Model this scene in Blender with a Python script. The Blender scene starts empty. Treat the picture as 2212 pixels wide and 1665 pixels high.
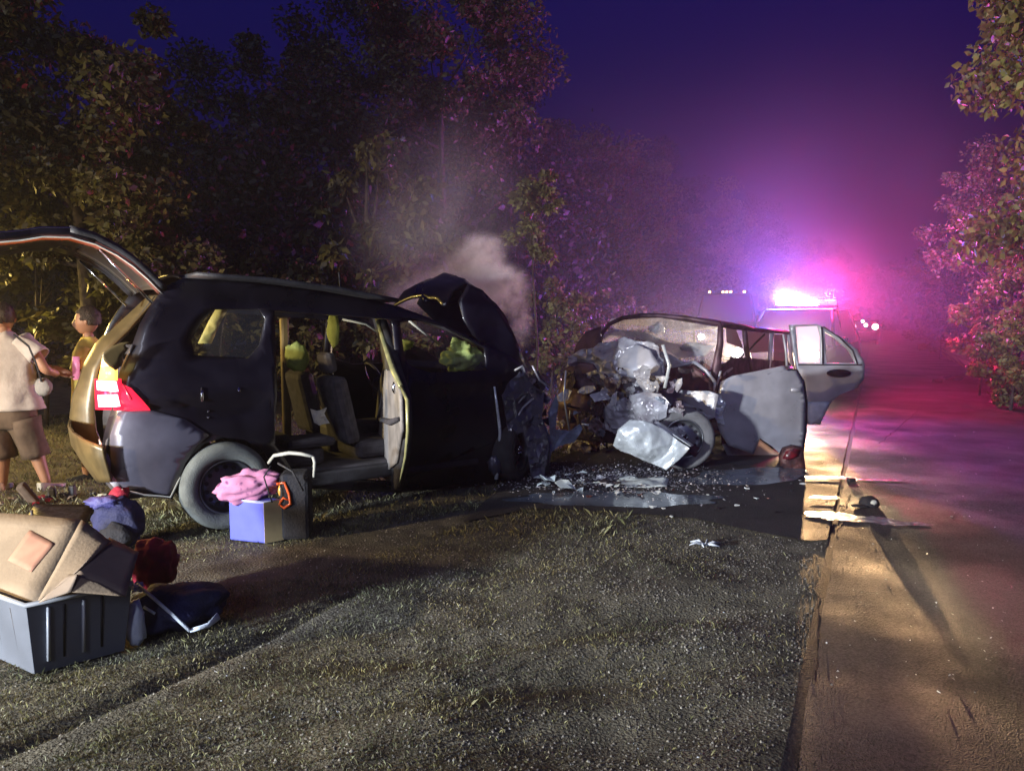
import bpy, bmesh, math, random
import numpy as np
from mathutils import Vector, Matrix, noise as mn
from mathutils.geometry import tessellate_polygon
random.seed(7); rng = np.random.default_rng(7)
R = math.radians
V = Vector
scn = bpy.context.scene
C = scn.collection

# ------------------------------------------------------------ camera
CAM_H, PITCH, FPX, CU, CV = 1.6, R(5.07), 1600.0, 1106.0, 832.5
cam = bpy.data.cameras.new('camera'); camo = bpy.data.objects.new('camera', cam); C.objects.link(camo)
camo.location = (0, 0, CAM_H); camo.rotation_euler = (R(90) - PITCH, 0, 0)
cam.lens = 36 * FPX / 2212; cam.sensor_width = 36; cam.clip_end = 900; cam.clip_start = 0.05
scn.camera = camo
# ------------------------------------------------------------ sky
SUN_EL, SUN_AZ = 24.0, 200.0
w = bpy.data.worlds.new('World'); scn.world = w; w.use_nodes = True
nt = w.node_tree; nt.nodes.clear()
wo = nt.nodes.new('ShaderNodeOutputWorld'); bg = nt.nodes.new('ShaderNodeBackground')
sky = nt.nodes.new('ShaderNodeTexSky'); sky.sky_type = 'NISHITA'; sky.sun_disc = False
sky.sun_elevation = R(-2.5); sky.sun_rotation = R(200); sky.air_density = 1.2; sky.ozone_density = 6.0
tint = nt.nodes.new('ShaderNodeMix'); tint.data_type = 'RGBA'; tint.blend_type = 'MULTIPLY'
tint.inputs[0].default_value = 1; tint.inputs[7].default_value = (0.37, 0.29, 1.0, 1)
nt.links.new(sky.outputs[0], tint.inputs[6]); nt.links.new(tint.outputs[2], bg.inputs[0])
nt.links.new(bg.outputs[0], wo.inputs[0]); bg.inputs[1].default_value = 0.92
# ------------------------------------------------------------ moon-weak key light from behind the photographer
def light(name, kind, loc, power, col, size=0.1, target=None, angle=60, blend=0.5):
    l = bpy.data.lights.new(name, kind); o = bpy.data.objects.new(name, l); C.objects.link(o)
    o.location = loc; l.energy = power; l.color = col
    if kind == 'SUN': l.angle = R(size)
    elif kind == 'AREA': l.size = size
    else: l.shadow_soft_size = size
    if kind == 'SPOT': l.spot_size = R(angle); l.spot_blend = blend
    if target is not None:
        o.rotation_euler = (V(target) - V(loc)).to_track_quat('-Z', 'Y').to_euler()
    return o
light('sun', 'SUN', (0, 0, 20), 0.50, (0.76, 0.80, 1.0), 12.0, (3.2, 9.5, 14.5))
# headlamps of a vehicle waiting behind the photographer, and warm unseen lamps added on the left beyond the frame
light('rear_headlamp', 'SPOT', (-8.6, -2.2, 1.8), 10500, (0.86, 0.93, 1.0), 0.40, (0.3, 6.7, 0.5), 46, 0.6)
light('verge_lamp', 'SPOT', (-8.8, 0.6, 2.5), 3100, (1.0, 0.74, 0.36), 0.12, (-0.2, 7.4, 0.5), 98, 0.9)
light('back_lamp', 'SPOT', (-9.5, 10.5, 2.6), 1500, (1.0, 0.70, 0.18), 0.15, (-4.2, 8.6, 0.2), 80, 0.8)
light('tree_fill_lamp', 'SPOT', (3.0, -7.0, 1.2), 8500, (1.0, 0.74, 0.32), 0.12, (10.2, 12.5, 4.6), 30, 0.8)  # unseen fill lamp added to light the right-hand trees
scn.view_settings.view_transform = 'Standard'; scn.view_settings.look = 'None'
scn.view_settings.exposure = 0.0; scn.view_settings.gamma = 1.0; scn.view_settings.use_curve_mapping = False
cy = scn.cycles
cy.use_denoising = True; cy.max_bounces = 6; cy.diffuse_bounces = 2; cy.glossy_bounces = 3
cy.transmission_bounces = 4; cy.transparent_max_bounces = 10; cy.volume_bounces = 0
cy.sample_clamp_indirect = 4.0; cy.sample_clamp_direct = 0; cy.caustics_reflective = False; cy.caustics_refractive = False
cy.volume_step_rate = 2.0; cy.volume_max_steps = 128; cy.use_light_tree = True

# ------------------------------------------------------------ pixel <-> world (survey of the photograph, 2212 px wide)
FW = V((0, math.cos(PITCH), -math.sin(PITCH))); UP = V((0, math.sin(PITCH), math.cos(PITCH)))
def ray(u, v): return V(((u - CU) / FPX, 0, 0)) - UP * ((v - CV) / FPX) + FW
def at(u, v, Y):
    d = ray(u, v); return V((0, 0, CAM_H)) + d * (Y / d.y)
def gnd(u, v, z=0.0):
    d = ray(u, v); return V((0, 0, CAM_H)) + d * ((z - CAM_H) / d.z)
class Plane:
    def __init__(s, X, Y, ang):
        s.o = V((X, Y, 0)); a = R(ang); s.e = V((math.cos(a), math.sin(a), 0)); s.n = V((-math.sin(a), math.cos(a), 0))
    def px(s, u, v, off=0.0):
        d = ray(u, v); c = V((0, 0, CAM_H)); o = s.o + s.n * off
        return c + d * ((o - c).dot(s.n) / d.dot(s.n))
    def sh(s, u, v, off=0.0):
        p = s.px(u, v, off) - s.o; return (p.dot(s.e), p.z)
    def shf(s, u, v, f):
        a = s.sh(u, v)
        for _ in range(6): a = s.sh(u, v, f(*a))
        return a
    def w(s, a, h, off=0.0): return s.o + s.e * a + s.n * off + V((0, 0, h))

# ------------------------------------------------------------ materials
def mat(name, col, rough=0.6, metal=0.0, var=0.0, scale=8.0, bump=0.0, bscale=60.0, island=0.0, trans=0.0, alpha=1.0,
        emit=None, es=0.0, col2=None, coat=0.0, rvar=0.0, translucent=0.0, spec=0.5):
    m = bpy.data.materials.new(name); m.use_nodes = True; n = m.node_tree; b = n.nodes['Principled BSDF']
    b.inputs['Base Color'].default_value = (*col, 1); b.inputs['Roughness'].default_value = rough
    b.inputs['Metallic'].default_value = metal; b.inputs['Specular IOR Level'].default_value = spec
    b.inputs['Transmission Weight'].default_value = trans; b.inputs['Alpha'].default_value = alpha
    b.inputs['Coat Weight'].default_value = coat
    tc = n.nodes.new('ShaderNodeTexCoord')
    if var or col2 or rvar:
        t = n.nodes.new('ShaderNodeTexNoise'); t.inputs['Scale'].default_value = scale; t.inputs['Detail'].default_value = 6
        n.links.new(tc.outputs['Object'], t.inputs['Vector'])
        r = n.nodes.new('ShaderNodeValToRGB')
        c2 = col2 if col2 else tuple(c * (1 - var) for c in col)
        c1 = col if col2 else tuple(min(1, c * (1 + var)) for c in col)
        r.color_ramp.elements[0].position = 0.35; r.color_ramp.elements[1].position = 0.65
        r.color_ramp.elements[0].color = (*c2, 1); r.color_ramp.elements[1].color = (*c1, 1)
        n.links.new(t.outputs['Fac'], r.inputs['Fac']); n.links.new(r.outputs['Color'], b.inputs['Base Color'])
        if rvar:
            mr = n.nodes.new('ShaderNodeMapRange'); mr.inputs['From Min'].default_value = .3; mr.inputs['From Max'].default_value = .7
            mr.inputs['To Min'].default_value = max(0.02, rough - rvar); mr.inputs['To Max'].default_value = min(1, rough + rvar)
            n.links.new(t.outputs['Fac'], mr.inputs['Value']); n.links.new(mr.outputs[0], b.inputs['Roughness'])
    if island:
        g = n.nodes.new('ShaderNodeNewGeometry'); hs = n.nodes.new('ShaderNodeHueSaturation')
        mr = n.nodes.new('ShaderNodeMapRange'); mr.inputs['To Min'].default_value = 1 - island; mr.inputs['To Max'].default_value = 1 + island
        n.links.new(g.outputs['Random Per Island'], mr.inputs['Value']); n.links.new(mr.outputs[0], hs.inputs['Value'])
        m2 = n.nodes.new('ShaderNodeMapRange'); m2.inputs['To Min'].default_value = 0.455; m2.inputs['To Max'].default_value = 0.525
        n.links.new(g.outputs['Random Per Island'], m2.inputs['Value']); n.links.new(m2.outputs[0], hs.inputs['Hue'])
        src = b.inputs['Base Color'].links[0].from_socket if b.inputs['Base Color'].links else None
        if src: n.links.new(src, hs.inputs['Color'])
        else: hs.inputs['Color'].default_value = (*col, 1)
        n.links.new(hs.outputs[0], b.inputs['Base Color'])
    if bump:
        t = n.nodes.new('ShaderNodeTexNoise'); t.inputs['Scale'].default_value = bscale; t.inputs['Detail'].default_value = 5
        n.links.new(tc.outputs['Object'], t.inputs['Vector'])
        bp = n.nodes.new('ShaderNodeBump'); bp.inputs['Strength'].default_value = min(1, bump); bp.inputs['Distance'].default_value = 0.02 * max(1, bump)
        n.links.new(t.outputs['Fac'], bp.inputs['Height']); n.links.new(bp.outputs[0], b.inputs['Normal'])
    if emit: b.inputs['Emission Color'].default_value = (*emit, 1); b.inputs['Emission Strength'].default_value = es
    if translucent:
        tr = n.nodes.new('ShaderNodeBsdfTranslucent'); mx = n.nodes.new('ShaderNodeMixShader'); mx.inputs[0].default_value = translucent
        if b.inputs['Base Color'].links: n.links.new(b.inputs['Base Color'].links[0].from_socket, tr.inputs[0])
        else: tr.inputs[0].default_value = (*col, 1)
        n.links.new(b.outputs[0], mx.inputs[1]); n.links.new(tr.outputs[0], mx.inputs[2])
        n.links.new(mx.outputs[0], n.nodes['Material Output'].inputs['Surface'])
    return m
def dusty_glass(name, clear=0.6, col=(0.7, 0.7, 0.75), crack=0.0):
    m = bpy.data.materials.new(name); m.use_nodes = True; n = m.node_tree; n.nodes.clear()
    out = n.nodes.new('ShaderNodeOutputMaterial'); tp = n.nodes.new('ShaderNodeBsdfTransparent'); tl = n.nodes.new('ShaderNodeBsdfTranslucent')
    df = n.nodes.new('ShaderNodeBsdfDiffuse'); gl = n.nodes.new('ShaderNodeBsdfGlossy'); gl.inputs['Roughness'].default_value = 0.3
    tl.inputs[0].default_value = (*col, 1); df.inputs[0].default_value = (*col, 1)
    tp.inputs[0].default_value = (0.8, 0.85, 0.85, 1)
    m1 = n.nodes.new('ShaderNodeMixShader'); m1.inputs[0].default_value = 0.5
    n.links.new(tl.outputs[0], m1.inputs[1]); n.links.new(df.outputs[0], m1.inputs[2])
    m2 = n.nodes.new('ShaderNodeMixShader'); n.links.new(m1.outputs[0], m2.inputs[1]); n.links.new(tp.outputs[0], m2.inputs[2])
    m2.inputs[0].default_value = clear
    if crack:
        tc = n.nodes.new('ShaderNodeTexCoord'); vo = n.nodes.new('ShaderNodeTexVoronoi'); vo.feature = 'DISTANCE_TO_EDGE'; vo.inputs['Scale'].default_value = crack
        n.links.new(tc.outputs['Object'], vo.inputs['Vector'])
        r = n.nodes.new('ShaderNodeValToRGB'); r.color_ramp.elements[0].color = (0.35,) * 3 + (1,); r.color_ramp.elements[1].color = (clear,) * 3 + (1,)
        r.color_ramp.elements[1].position = 0.03
        n.links.new(vo.outputs['Distance'], r.inputs[0]); n.links.new(r.outputs[0], m2.inputs[0])
    m3 = n.nodes.new('ShaderNodeMixShader'); fr = n.nodes.new('ShaderNodeFresnel'); fr.inputs[0].default_value = 1.45
    n.links.new(fr.outputs[0], m3.inputs[0]); n.links.new(m2.outputs[0], m3.inputs[1]); n.links.new(gl.outputs[0], m3.inputs[2])
    n.links.new(m3.outputs[0], out.inputs[0]); return m

M = {}
M['black_paint'] = mat('black_paint', (0.006, 0.005, 0.009), 0.32, 0.0, var=0.5, scale=3, coat=0.25, rvar=0.1, spec=.35)
M['sheen_black_paint'] = mat('sheen_black_paint', (0.08, 0.078, 0.11), 0.4, 0.2, var=0.3, scale=2.5, coat=0.4, rvar=0.12)  # black paint with a bluish sheen put into its colour
M['charcoal'] = mat('charcoal_trim', (0.025, 0.024, 0.028), 0.6, var=0.4, bump=0.2)
M['interior'] = mat('interior_plastic', (0.05, 0.045, 0.05), 0.75, var=0.4, bump=0.2)
M['seat'] = mat('seat_cloth', (0.05, 0.045, 0.052), 0.9, var=0.3, scale=14, bump=0.4, bscale=150)
M['jamb'] = mat('warm_lit_jamb', (0.12, 0.085, 0.035), 0.4, 0.2, var=0.3, scale=5)  # warm light on the jamb put into its golden colour
M['silver'] = mat('silver_paint', (0.42, 0.415, 0.46), 0.38, 0.2, var=0.18, scale=3, rvar=0.12, bump=0.08, bscale=14)
M['silver_torn'] = mat('bent_silver_metal', (0.48, 0.48, 0.52), 0.36, 0.2, col2=(0.26, 0.24, 0.28), scale=6, rvar=0.15, bump=0.5, bscale=9)
M['bright'] = mat('bright_alloy', (0.74, 0.78, 0.80), 0.26, 0.3, var=0.15, scale=5, rvar=0.1, bump=0.3, bscale=7)
M['dark_metal'] = mat('greasy_metal', (0.06, 0.045, 0.05), 0.45, 0.6, col2=(0.02, 0.015, 0.02), scale=9, bump=0.6, bscale=25)
M['rust'] = mat('reddish_engine_metal', (0.13, 0.05, 0.045), 0.5, 0.4, col2=(0.04, 0.02, 0.025), scale=10, bump=0.5, bscale=25)
M['tyre'] = mat('tyre_rubber', (0.11, 0.12, 0.115), 0.75, var=0.25, scale=10, bump=0.3, bscale=90)
M['tyre_black'] = mat('black_tyre_rubber', (0.03, 0.03, 0.032), 0.8, var=0.3, scale=10, bump=0.3, bscale=90)
M['tyre_dusty'] = mat('dusty_tyre_rubber', (0.17, 0.165, 0.17), 0.8, var=0.2, scale=8, bump=0.3, bscale=80)
M['rim'] = mat('wheel_rim', (0.25, 0.26, 0.28), 0.35, 0.8, var=0.3)
M['rim_dark'] = mat('dark_wheel_rim', (0.09, 0.095, 0.11), 0.4, 0.7, var=0.3)
M['chrome'] = mat('chrome', (0.7, 0.7, 0.72), 0.12, 1.0)
M['glass'] = dusty_glass('clear_window', 0.90, (0.3, 0.3, 0.33))
M['glass_dust'] = dusty_glass('dusty_window', 0.30, (0.85, 0.85, 0.88))
M['glass_crack'] = dusty_glass('cracked_windscreen', 0.72, (0.55, 0.5, 0.6), 20.0)
M['airbag'] = mat('greenish_airbag', (0.42, 0.50, 0.16), 0.8, var=0.2, scale=8, bump=0.5, bscale=20, translucent=0.4)
M['airbag_white'] = mat('airbag_cloth', (0.60, 0.58, 0.60), 0.85, var=0.15, scale=6, bump=0.3, bscale=18, translucent=0.25)
M['taillamp_red'] = mat('tail_lamp_red', (0.5, 0.01, 0.03), 0.2, emit=(1.0, 0.02, 0.06), es=1.6, coat=0.5)
M['taillamp_dim'] = mat('tail_lamp_side', (0.55, 0.02, 0.05), 0.25, emit=(0.8, 0.02, 0.06), es=0.35, coat=0.5)
M['taillamp_hot'] = mat('tail_lamp_lit_core', (1, 0.8, 0.8), 0.3, emit=(1.0, 0.55, 0.62), es=4.0)
M['taillamp_amber'] = mat('amber_lamp', (1, 0.5, 0.1), 0.3, emit=(1.0, 0.50, 0.10), es=2.6)
M['taillamp_yellow'] = mat('amber_lamp_core', (1, 0.8, 0.3), 0.3, emit=(1.0, 0.80, 0.30), es=3.2)
M['cardboard'] = mat('cardboard', (0.25, 0.185, 0.125), 0.85, var=0.12, scale=5, bump=0.15)
M['cardboard_print'] = mat('faded_red_print', (0.36, 0.18, 0.12), 0.85, var=0.15)
M['tote'] = mat('grey_plastic', (0.11, 0.125, 0.16), 0.45, var=0.15, scale=3)
M['blue_plastic'] = mat('blue_plastic', (0.10, 0.12, 0.60), 0.35, var=0.08)
M['tan_plastic'] = mat('tan_card', (0.30, 0.24, 0.13), 0.7, var=0.15)
M['pink'] = None
M['black_cloth'] = mat('black_cloth', (0.012, 0.012, 0.018), 0.85, var=0.4, bump=0.4)
M['navy_cloth'] = mat('navy_cloth', (0.015, 0.018, 0.07), 0.8, var=0.4, bump=0.4)
M['red_cloth'] = mat('red_cloth', (0.30, 0.008, 0.03), 0.8, var=0.4, bump=0.4, bscale=30)
M['white_cloth'] = mat('white_cloth', (0.50, 0.56, 0.66), 0.8, var=0.15, bump=0.4, bscale=25)
M['red_orange'] = mat('orange_plastic', (0.65, 0.10, 0.02), 0.3, var=0.2)
M['grey_plastic'] = mat('pale_plastic', (0.42, 0.42, 0.38), 0.5, var=0.15)
M['skin'] = mat('skin', (0.36, 0.19, 0.12), 0.55, var=0.08, scale=10)
M['hair'] = mat('dark_hair', (0.03, 0.018, 0.012), 0.6, var=0.4, scale=40, bump=0.6, bscale=90)
M['shirt_pale'] = mat('pale_shirt', (0.50, 0.46, 0.44), 0.85, var=0.10, bump=0.7, bscale=9)
M['shorts'] = mat('brown_shorts', (0.11, 0.08, 0.06), 0.9, var=0.3, bump=0.5, bscale=10)
M['shirt_dark'] = mat('dark_top', (0.08, 0.03, 0.05), 0.85, var=0.3, bump=0.3)
M['bark'] = mat('bark', (0.07, 0.055, 0.045), 0.9, var=0.5, scale=12, bump=0.8, bscale=25)
M['leaf'] = mat('leaf_green', (0.10, 0.095, 0.035), 0.5, island=0.55, translucent=0.3, spec=0.6)
M['leaf_dry'] = mat('leaf_yellow_green', (0.15, 0.14, 0.045), 0.5, island=0.5, translucent=0.3, spec=0.6)
M['leaf_dark'] = mat('leaf_unlit', (0.028, 0.032, 0.022), 0.6, island=0.6, translucent=0.25)  # darker leaf copy: the unlit look of these trees is in the colour
M['grass'] = mat('grass_blade', (0.19, 0.17, 0.075), 0.55, col2=(0.085, 0.095, 0.05), scale=1.7, island=0.7, translucent=0.25)
M['white_debris'] = mat('white_plastic_shard', (0.5, 0.56, 0.58), 0.35, var=0.2)

# ------------------------------------------------------------ builders
def empty(name, loc, label=None, cat=None, group=None):
    o = bpy.data.objects.new(name, None); C.objects.link(o); o.location = loc; o.empty_display_size = 0.2
    tag(o, label, cat, group); return o
def tag(o, label=None, cat=None, group=None, kind=None):
    if label: o['label'] = label
    if cat: o['category'] = cat
    if group: o['group'] = group
    if kind: o['kind'] = kind
    return o
def wloc(p):
    l = V((0, 0, 0))
    while p is not None: l += p.location; p = p.parent
    return l
def mobj(name, verts, faces, m, parent=None, smooth=False, origin=None):
    """verts in world coordinates"""
    base = wloc(parent) if parent else V((0, 0, 0))
    org = V(origin) if origin is not None else (base if parent else V((0, 0, 0)))
    me = bpy.data.meshes.new(name); me.from_pydata([tuple(V(v) - org) for v in verts], [], faces)
    if m: me.materials.append(m)
    if smooth: me.polygons.foreach_set('use_smooth', [True] * len(me.polygons))
    o = bpy.data.objects.new(name, me); C.objects.link(o)
    if parent: o.parent = parent; o.location = org - base
    else: o.location = org
    return o
def bobj(name, bm, m, parent=None, smooth=False, origin=None):
    bm.verts.index_update()
    vs = [v.co.copy() for v in bm.verts]; fs = [[v.index for v in f.verts] for f in bm.faces]; bm.free()
    return mobj(name, vs, fs, m, parent, smooth, origin)
def solid(o, t, off=0.0):
    s = o.modifiers.new('thickness', 'SOLIDIFY'); s.thickness = t; s.offset = off; return o
def bevel(o, wd, seg=2):
    s = o.modifiers.new('bevel', 'BEVEL'); s.width = wd; s.segments = seg; s.limit_method = 'ANGLE'; return o
def crease(p, amp, sc, seed=0.0):
    q = p * sc + V((seed, seed * .7, seed * 1.3))
    d, _ = mn.voronoi(q)
    d2, _ = mn.voronoi(q * 2.3 + V((5, 1, 3)))
    return amp * ((d[1] - d[0]) * 0.8 - 0.4 + 0.5 * mn.noise(q * 0.7) + 0.32 * (d2[1] - d2[0]))
def plate(name, P, loop, m, parent=None, holes=(), off=0.0, offf=None, thick=0.012, edge=0.12, crum=0.0, csc=2.5, seed=0.0,
          smooth=True, far=None, raw=False):
    """polygon traced on plane P (pixels), real thickness, optional bulge offf(a,h) and crumple"""
    f = offf if offf else (lambda a, h: off)
    cv = (lambda L: [V((a, h, 0)) for a, h in (L if raw else [P.shf(u, v, f) for u, v in L])])
    loops = [cv(loop)] + [cv(h) for h in holes]
    tris = tessellate_polygon(loops)
    flat = [p for L in loops for p in L]
    bm = bmesh.new(); vs = [bm.verts.new(p) for p in flat]
    for t in tris:
        try: bm.faces.new([vs[i] for i in t])
        except ValueError: pass
    for _ in range(7):
        le = [e for e in bm.edges if e.calc_length() > edge]
        if not le: break
        bmesh.ops.subdivide_edges(bm, edges=le, cuts=1)
        bmesh.ops.triangulate(bm, faces=[f_ for f_ in bm.faces if len(f_.verts) > 3])
    for v in bm.verts:
        a, h = v.co.x, v.co.y
        o_ = f(a, h)
        if far is not None: o_ = far - o_
        p = P.w(a, h, o_)
        if crum:
            c = crease(p, crum, csc, seed); p = p + P.n * c + V((0, 0, c * 0.35)) + P.e * (c * 0.35)
        v.co = p
    o = bobj(name, bm, m, parent, smooth)
    if name not in ('window', 'windscreen'): solid(o, thick, 0.0)
    return o
def tube(name, pts, r, m, parent=None, seg=8, caps=True, smooth=True, flat=1.0):
    pts = [V(p) for p in pts]; n = len(pts); rs = r if isinstance(r, (list, tuple)) else [r] * n
    vs, fs = [], []; prev = None
    for i, p in enumerate(pts):
        t = (pts[min(i + 1, n - 1)] - pts[max(i - 1, 0)]).normalized()
        a = prev if prev is not None else (V((0, 0, 1)) if abs(t.z) < .9 else V((1, 0, 0)))
        x = (a - t * a.dot(t)).normalized(); y = t.cross(x); prev = x
        for k in range(seg):
            an = 2 * math.pi * k / seg; vs.append(p + x * math.cos(an) * rs[i] + y * math.sin(an) * rs[i] * flat)
    for i in range(n - 1):
        for k in range(seg):
            a, b = i * seg + k, i * seg + (k + 1) % seg; fs.append((a, b, b + seg, a + seg))
    if caps: fs.append(tuple(range(seg))[::-1]); fs.append(tuple(range((n - 1) * seg, n * seg)))
    return mobj(name, vs, fs, m, parent, smooth)
def boxw(name, c, size, m, parent=None, rz=0.0, rx=0.0, ry=0.0, bev=0.01, taper=1.0):
    c = V(c); sx, sy, sz = [s / 2 for s in size]
    mt = Matrix.Rotation(rz, 3, 'Z') @ Matrix.Rotation(ry, 3, 'Y') @ Matrix.Rotation(rx, 3, 'X')
    vs = []
    for z in (-1, 1):
        k = taper if z < 0 else 1
        for x, y in ((-1, -1), (1, -1), (1, 1), (-1, 1)): vs.append(c + mt @ V((x * sx * k, y * sy * k, z * sz)))
    o = mobj(name, vs, [(3, 2, 1, 0), (4, 5, 6, 7), (0, 1, 5, 4), (1, 2, 6, 5), (2, 3, 7, 6), (3, 0, 4, 7)], m, parent, origin=None)
    if bev: bevel(o, bev)
    return o
def blob(name, c, r, m, parent=None, sub=3, amp=0.15, sc=4.0, seed=0.0, squash=(1, 1, 1), rz=0.0, creased=False, smooth=True, floor=None):
    bm = bmesh.new(); bmesh.ops.create_icosphere(bm, subdivisions=sub, radius=1)
    c = V(c); rot = Matrix.Rotation(rz, 3, 'Z'); rr = r if isinstance(r, (tuple, list)) else (r, r, r)
    for v in bm.verts:
        d = v.co.normalized(); q = d * sc * 0.5 + V((seed, seed, seed))
        k = 1 + amp * (mn.noise(q * 1.5) * 1.6)
        if creased:
            dd, _ = mn.voronoi(q * 1.4); k += amp * ((dd[1] - dd[0]) - .3)
        p = V((d.x * rr[0], d.y * rr[1], d.z * rr[2])) * k
        p = c + rot @ p
        if floor is not None and p.z < floor: p.z = floor
        v.co = p
    return bobj(name, bm, m, parent, smooth)
def lathe(name, c, axis, prof, m, parent=None, seg=32, smooth=True):
    """prof: (axial, radius)"""
    c = V(c); t = V(axis).normalized(); a = V((0, 0, 1)); x = (a - t * a.dot(t)).normalized(); y = t.cross(x)
    vs, fs = [], []; n = len(prof)
    for ax, r in prof:
        for k in range(seg):
            an = 2 * math.pi * k / seg; vs.append(c + t * ax + (x * math.cos(an) + y * math.sin(an)) * r)
    for i in range(n - 1):
        for k in range(seg):
            p, q = i * seg + k, i * seg + (k + 1) % seg; fs.append((p, q, q + seg, p + seg))
    return mobj(name, vs, fs, m, parent, smooth)
def wheel(c, axis, r, wd, parent, mt, mr, name='wheel', holes=12, label=None):
    """axis points outwards (visible face)"""
    c = V(c); t = V(axis).normalized(); h = wd / 2; rr = r * 0.62
    ty = lathe(name, c, t, [(-h * .9, rr), (-h, r * .72), (-h, r * .88), (-h * .8, r * .97), (-h * .3, r), (h * .3, r), (h * .8, r * .97),
                            (h, r * .88), (h * .98, r * .72), (h * .8, rr * 1.02), (h * .7, rr * .97), (-h * .9, rr)], mt, parent, 48)
    if label: ty['label'] = label
    lathe('rim', c, t, [(h * .86, rr), (h * .9, rr * .96), (h * .72, rr * .93), (h * .45, rr * .86), (h * .2, rr * .8), (h * .3, rr * .62), (h * .42, rr * .34), (h * .42, 0.001)], mr, ty, 40)
    lathe('hub', c, t, [(h * .4, rr * .26), (h * .62, rr * .24), (h * .66, rr * .18), (h * .66, 0.001)], M['charcoal'], ty, 20)
    a = V((0, 0, 1)); x = (a - t * a.dot(t)).normalized(); y = t.cross(x)
    vs, fs = [], []
    for k in range(holes):
        an = 2 * math.pi * k / holes; cc = c + (x * math.cos(an) + y * math.sin(an)) * rr * .70 + t * (h * .30)
        b = len(vs)
        for j in range(6):
            bn = 2 * math.pi * j / 6; vs.append(cc + (x * math.cos(bn) + y * math.sin(bn)) * rr * .09 + t * .006)
        fs.append(tuple(range(b, b + 6)))
    mobj('vent_holes', vs, fs, M['black_cloth'], ty)
    for k in range(5):
        an = 2 * math.pi * k / 5; cc = c + (x * math.cos(an) + y * math.sin(an)) * rr * .16 + t * (h * .66)
        lathe('lug_nut', cc, t, [(0, .012), (.02, .011), (.022, .001)], M['chrome'], ty, 8)
    return ty
def skinned(name, pts, edges, radii, m, parent, root=0, sub=2):
    vs = [V(p) for p in pts]; o = mobj(name, vs, [], m, parent)
    me = o.data; me.clear_geometry(); org = wloc(parent) if parent else V((0, 0, 0))
    me.from_pydata([tuple(v - org) for v in vs], edges, [])
    sk = o.modifiers.new('skin', 'SKIN'); sk.use_smooth_shade = True
    lay = me.skin_vertices[0] if me.skin_vertices else None
    if lay is None:
        bm = bmesh.new(); bm.from_mesh(me); bm.verts.layers.skin.verify(); bm.to_mesh(me); bm.free(); lay = me.skin_vertices[0]
    for i, r in enumerate(radii):
        lay.data[i].radius = r if isinstance(r, tuple) else (r, r); lay.data[i].use_root = (i == root)
    sk.branch_smoothing = 0.6
    ss = o.modifiers.new('sub', 'SUBSURF'); ss.levels = sub; ss.render_levels = sub
    return o
def fast_mesh(name, verts, nper, m, parent=None, faces_per=None):
    """verts (N*nper,3) array; faces_per: list of tuples of local indices per item"""
    verts = np.asarray(verts, dtype=np.float32); N = len(verts) // nper
    base = wloc(parent) if parent else V((0, 0, 0))
    verts = verts - np.array(base, dtype=np.float32)
    me = bpy.data.meshes.new(name); me.vertices.add(len(verts)); me.vertices.foreach_set('co', verts.ravel())
    loops = []; starts = []; tot = []
    per = [np.arange(N)[:, None] * nper + np.array(f)[None, :] for f in faces_per]
    li = np.concatenate([p.ravel() for p in per]).astype(np.int32)
    cnt = np.concatenate([np.full(N, len(f)) for f in faces_per]).astype(np.int32)
    st = np.concatenate([[0], np.cumsum(cnt)[:-1]]).astype(np.int32)
    me.loops.add(len(li)); me.loops.foreach_set('vertex_index', li)
    me.polygons.add(len(cnt)); me.polygons.foreach_set('loop_start', st); me.polygons.foreach_set('loop_total', cnt)
    me.materials.append(m); me.update(calc_edges=True); me.validate()
    o = bpy.data.objects.new(name, me); C.objects.link(o)
    if parent: o.parent = parent
    return o

# ============================================================ THE SETTING
def xj(y): return 1.07 + 0.487 * (y - 2.69)          # the long joint between the road's two lanes
def sd(x, y): return (x - xj(y)) * 0.9               # distance to the right of that joint
def terr(x, y):
    s = sd(x, y)
    if s > -0.05: return -0.012
    k = min(1.0, (-s - 0.05) / 0.5)
    z = 0.010 * mn.noise(V((x * 3.1, y * 3.1, 0))) + 0.006 * mn.noise(V((x * 9, y * 9, 4)))
    if y < 5.6:
        r = max(0.0, min(1.0, (5.4 - y) / 1.5)) * max(0, min(1, (x + 1.5) / 1.2))
        z += r * 0.11 * mn.noise(V((x * 0.7 + 3.1, y * 2.6 - x * 0.8, 2.0)))
    if y > 6.2 and x > xj(y) - 3.6: z -= 0.012
    if x < -4 or y > 9: z += 0.03 * mn.noise(V((x * .4, y * .4, 9)))
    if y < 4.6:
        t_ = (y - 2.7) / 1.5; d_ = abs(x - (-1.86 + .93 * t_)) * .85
        if y < 4.25: z -= .035 * math.exp(-(d_ / .045) ** 2)  # hollow shaped to stand for a dark shadow streak
    return z * k - 0.008
M['verge'] = mat('verge_soil', (0.14, 0.13, 0.10), 0.9, col2=(0.06, 0.056, 0.045), scale=5, bump=1.0, bscale=70)
xs = np.concatenate([[-300, -120, -60, -35, -22, -16, -12], np.arange(-9, -4, .25), np.arange(-4, 3.2, .045), np.arange(3.2, 12, .4), [14, 18, 25, 40, 80, 160, 300]])
ys = np.concatenate([[-20, -8, -3, 0], np.arange(1.0, 6.4, .045), np.arange(6.4, 14, .25), np.arange(14, 30, 1.0), [35, 45, 60, 90, 150, 300, 600]])
gv = [(x, y, terr(float(x), float(y))) for y in ys for x in xs]
nx = len(xs); gf = [(j * nx + i, j * nx + i + 1, (j + 1) * nx + i + 1, (j + 1) * nx + i) for j in range(len(ys) - 1) for i in range(nx - 1)]
tag(mobj('ground', gv, gf, M['verge'], smooth=True), 'uneven verge of soil and short grass around the wrecks', 'ground', kind='structure')

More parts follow.
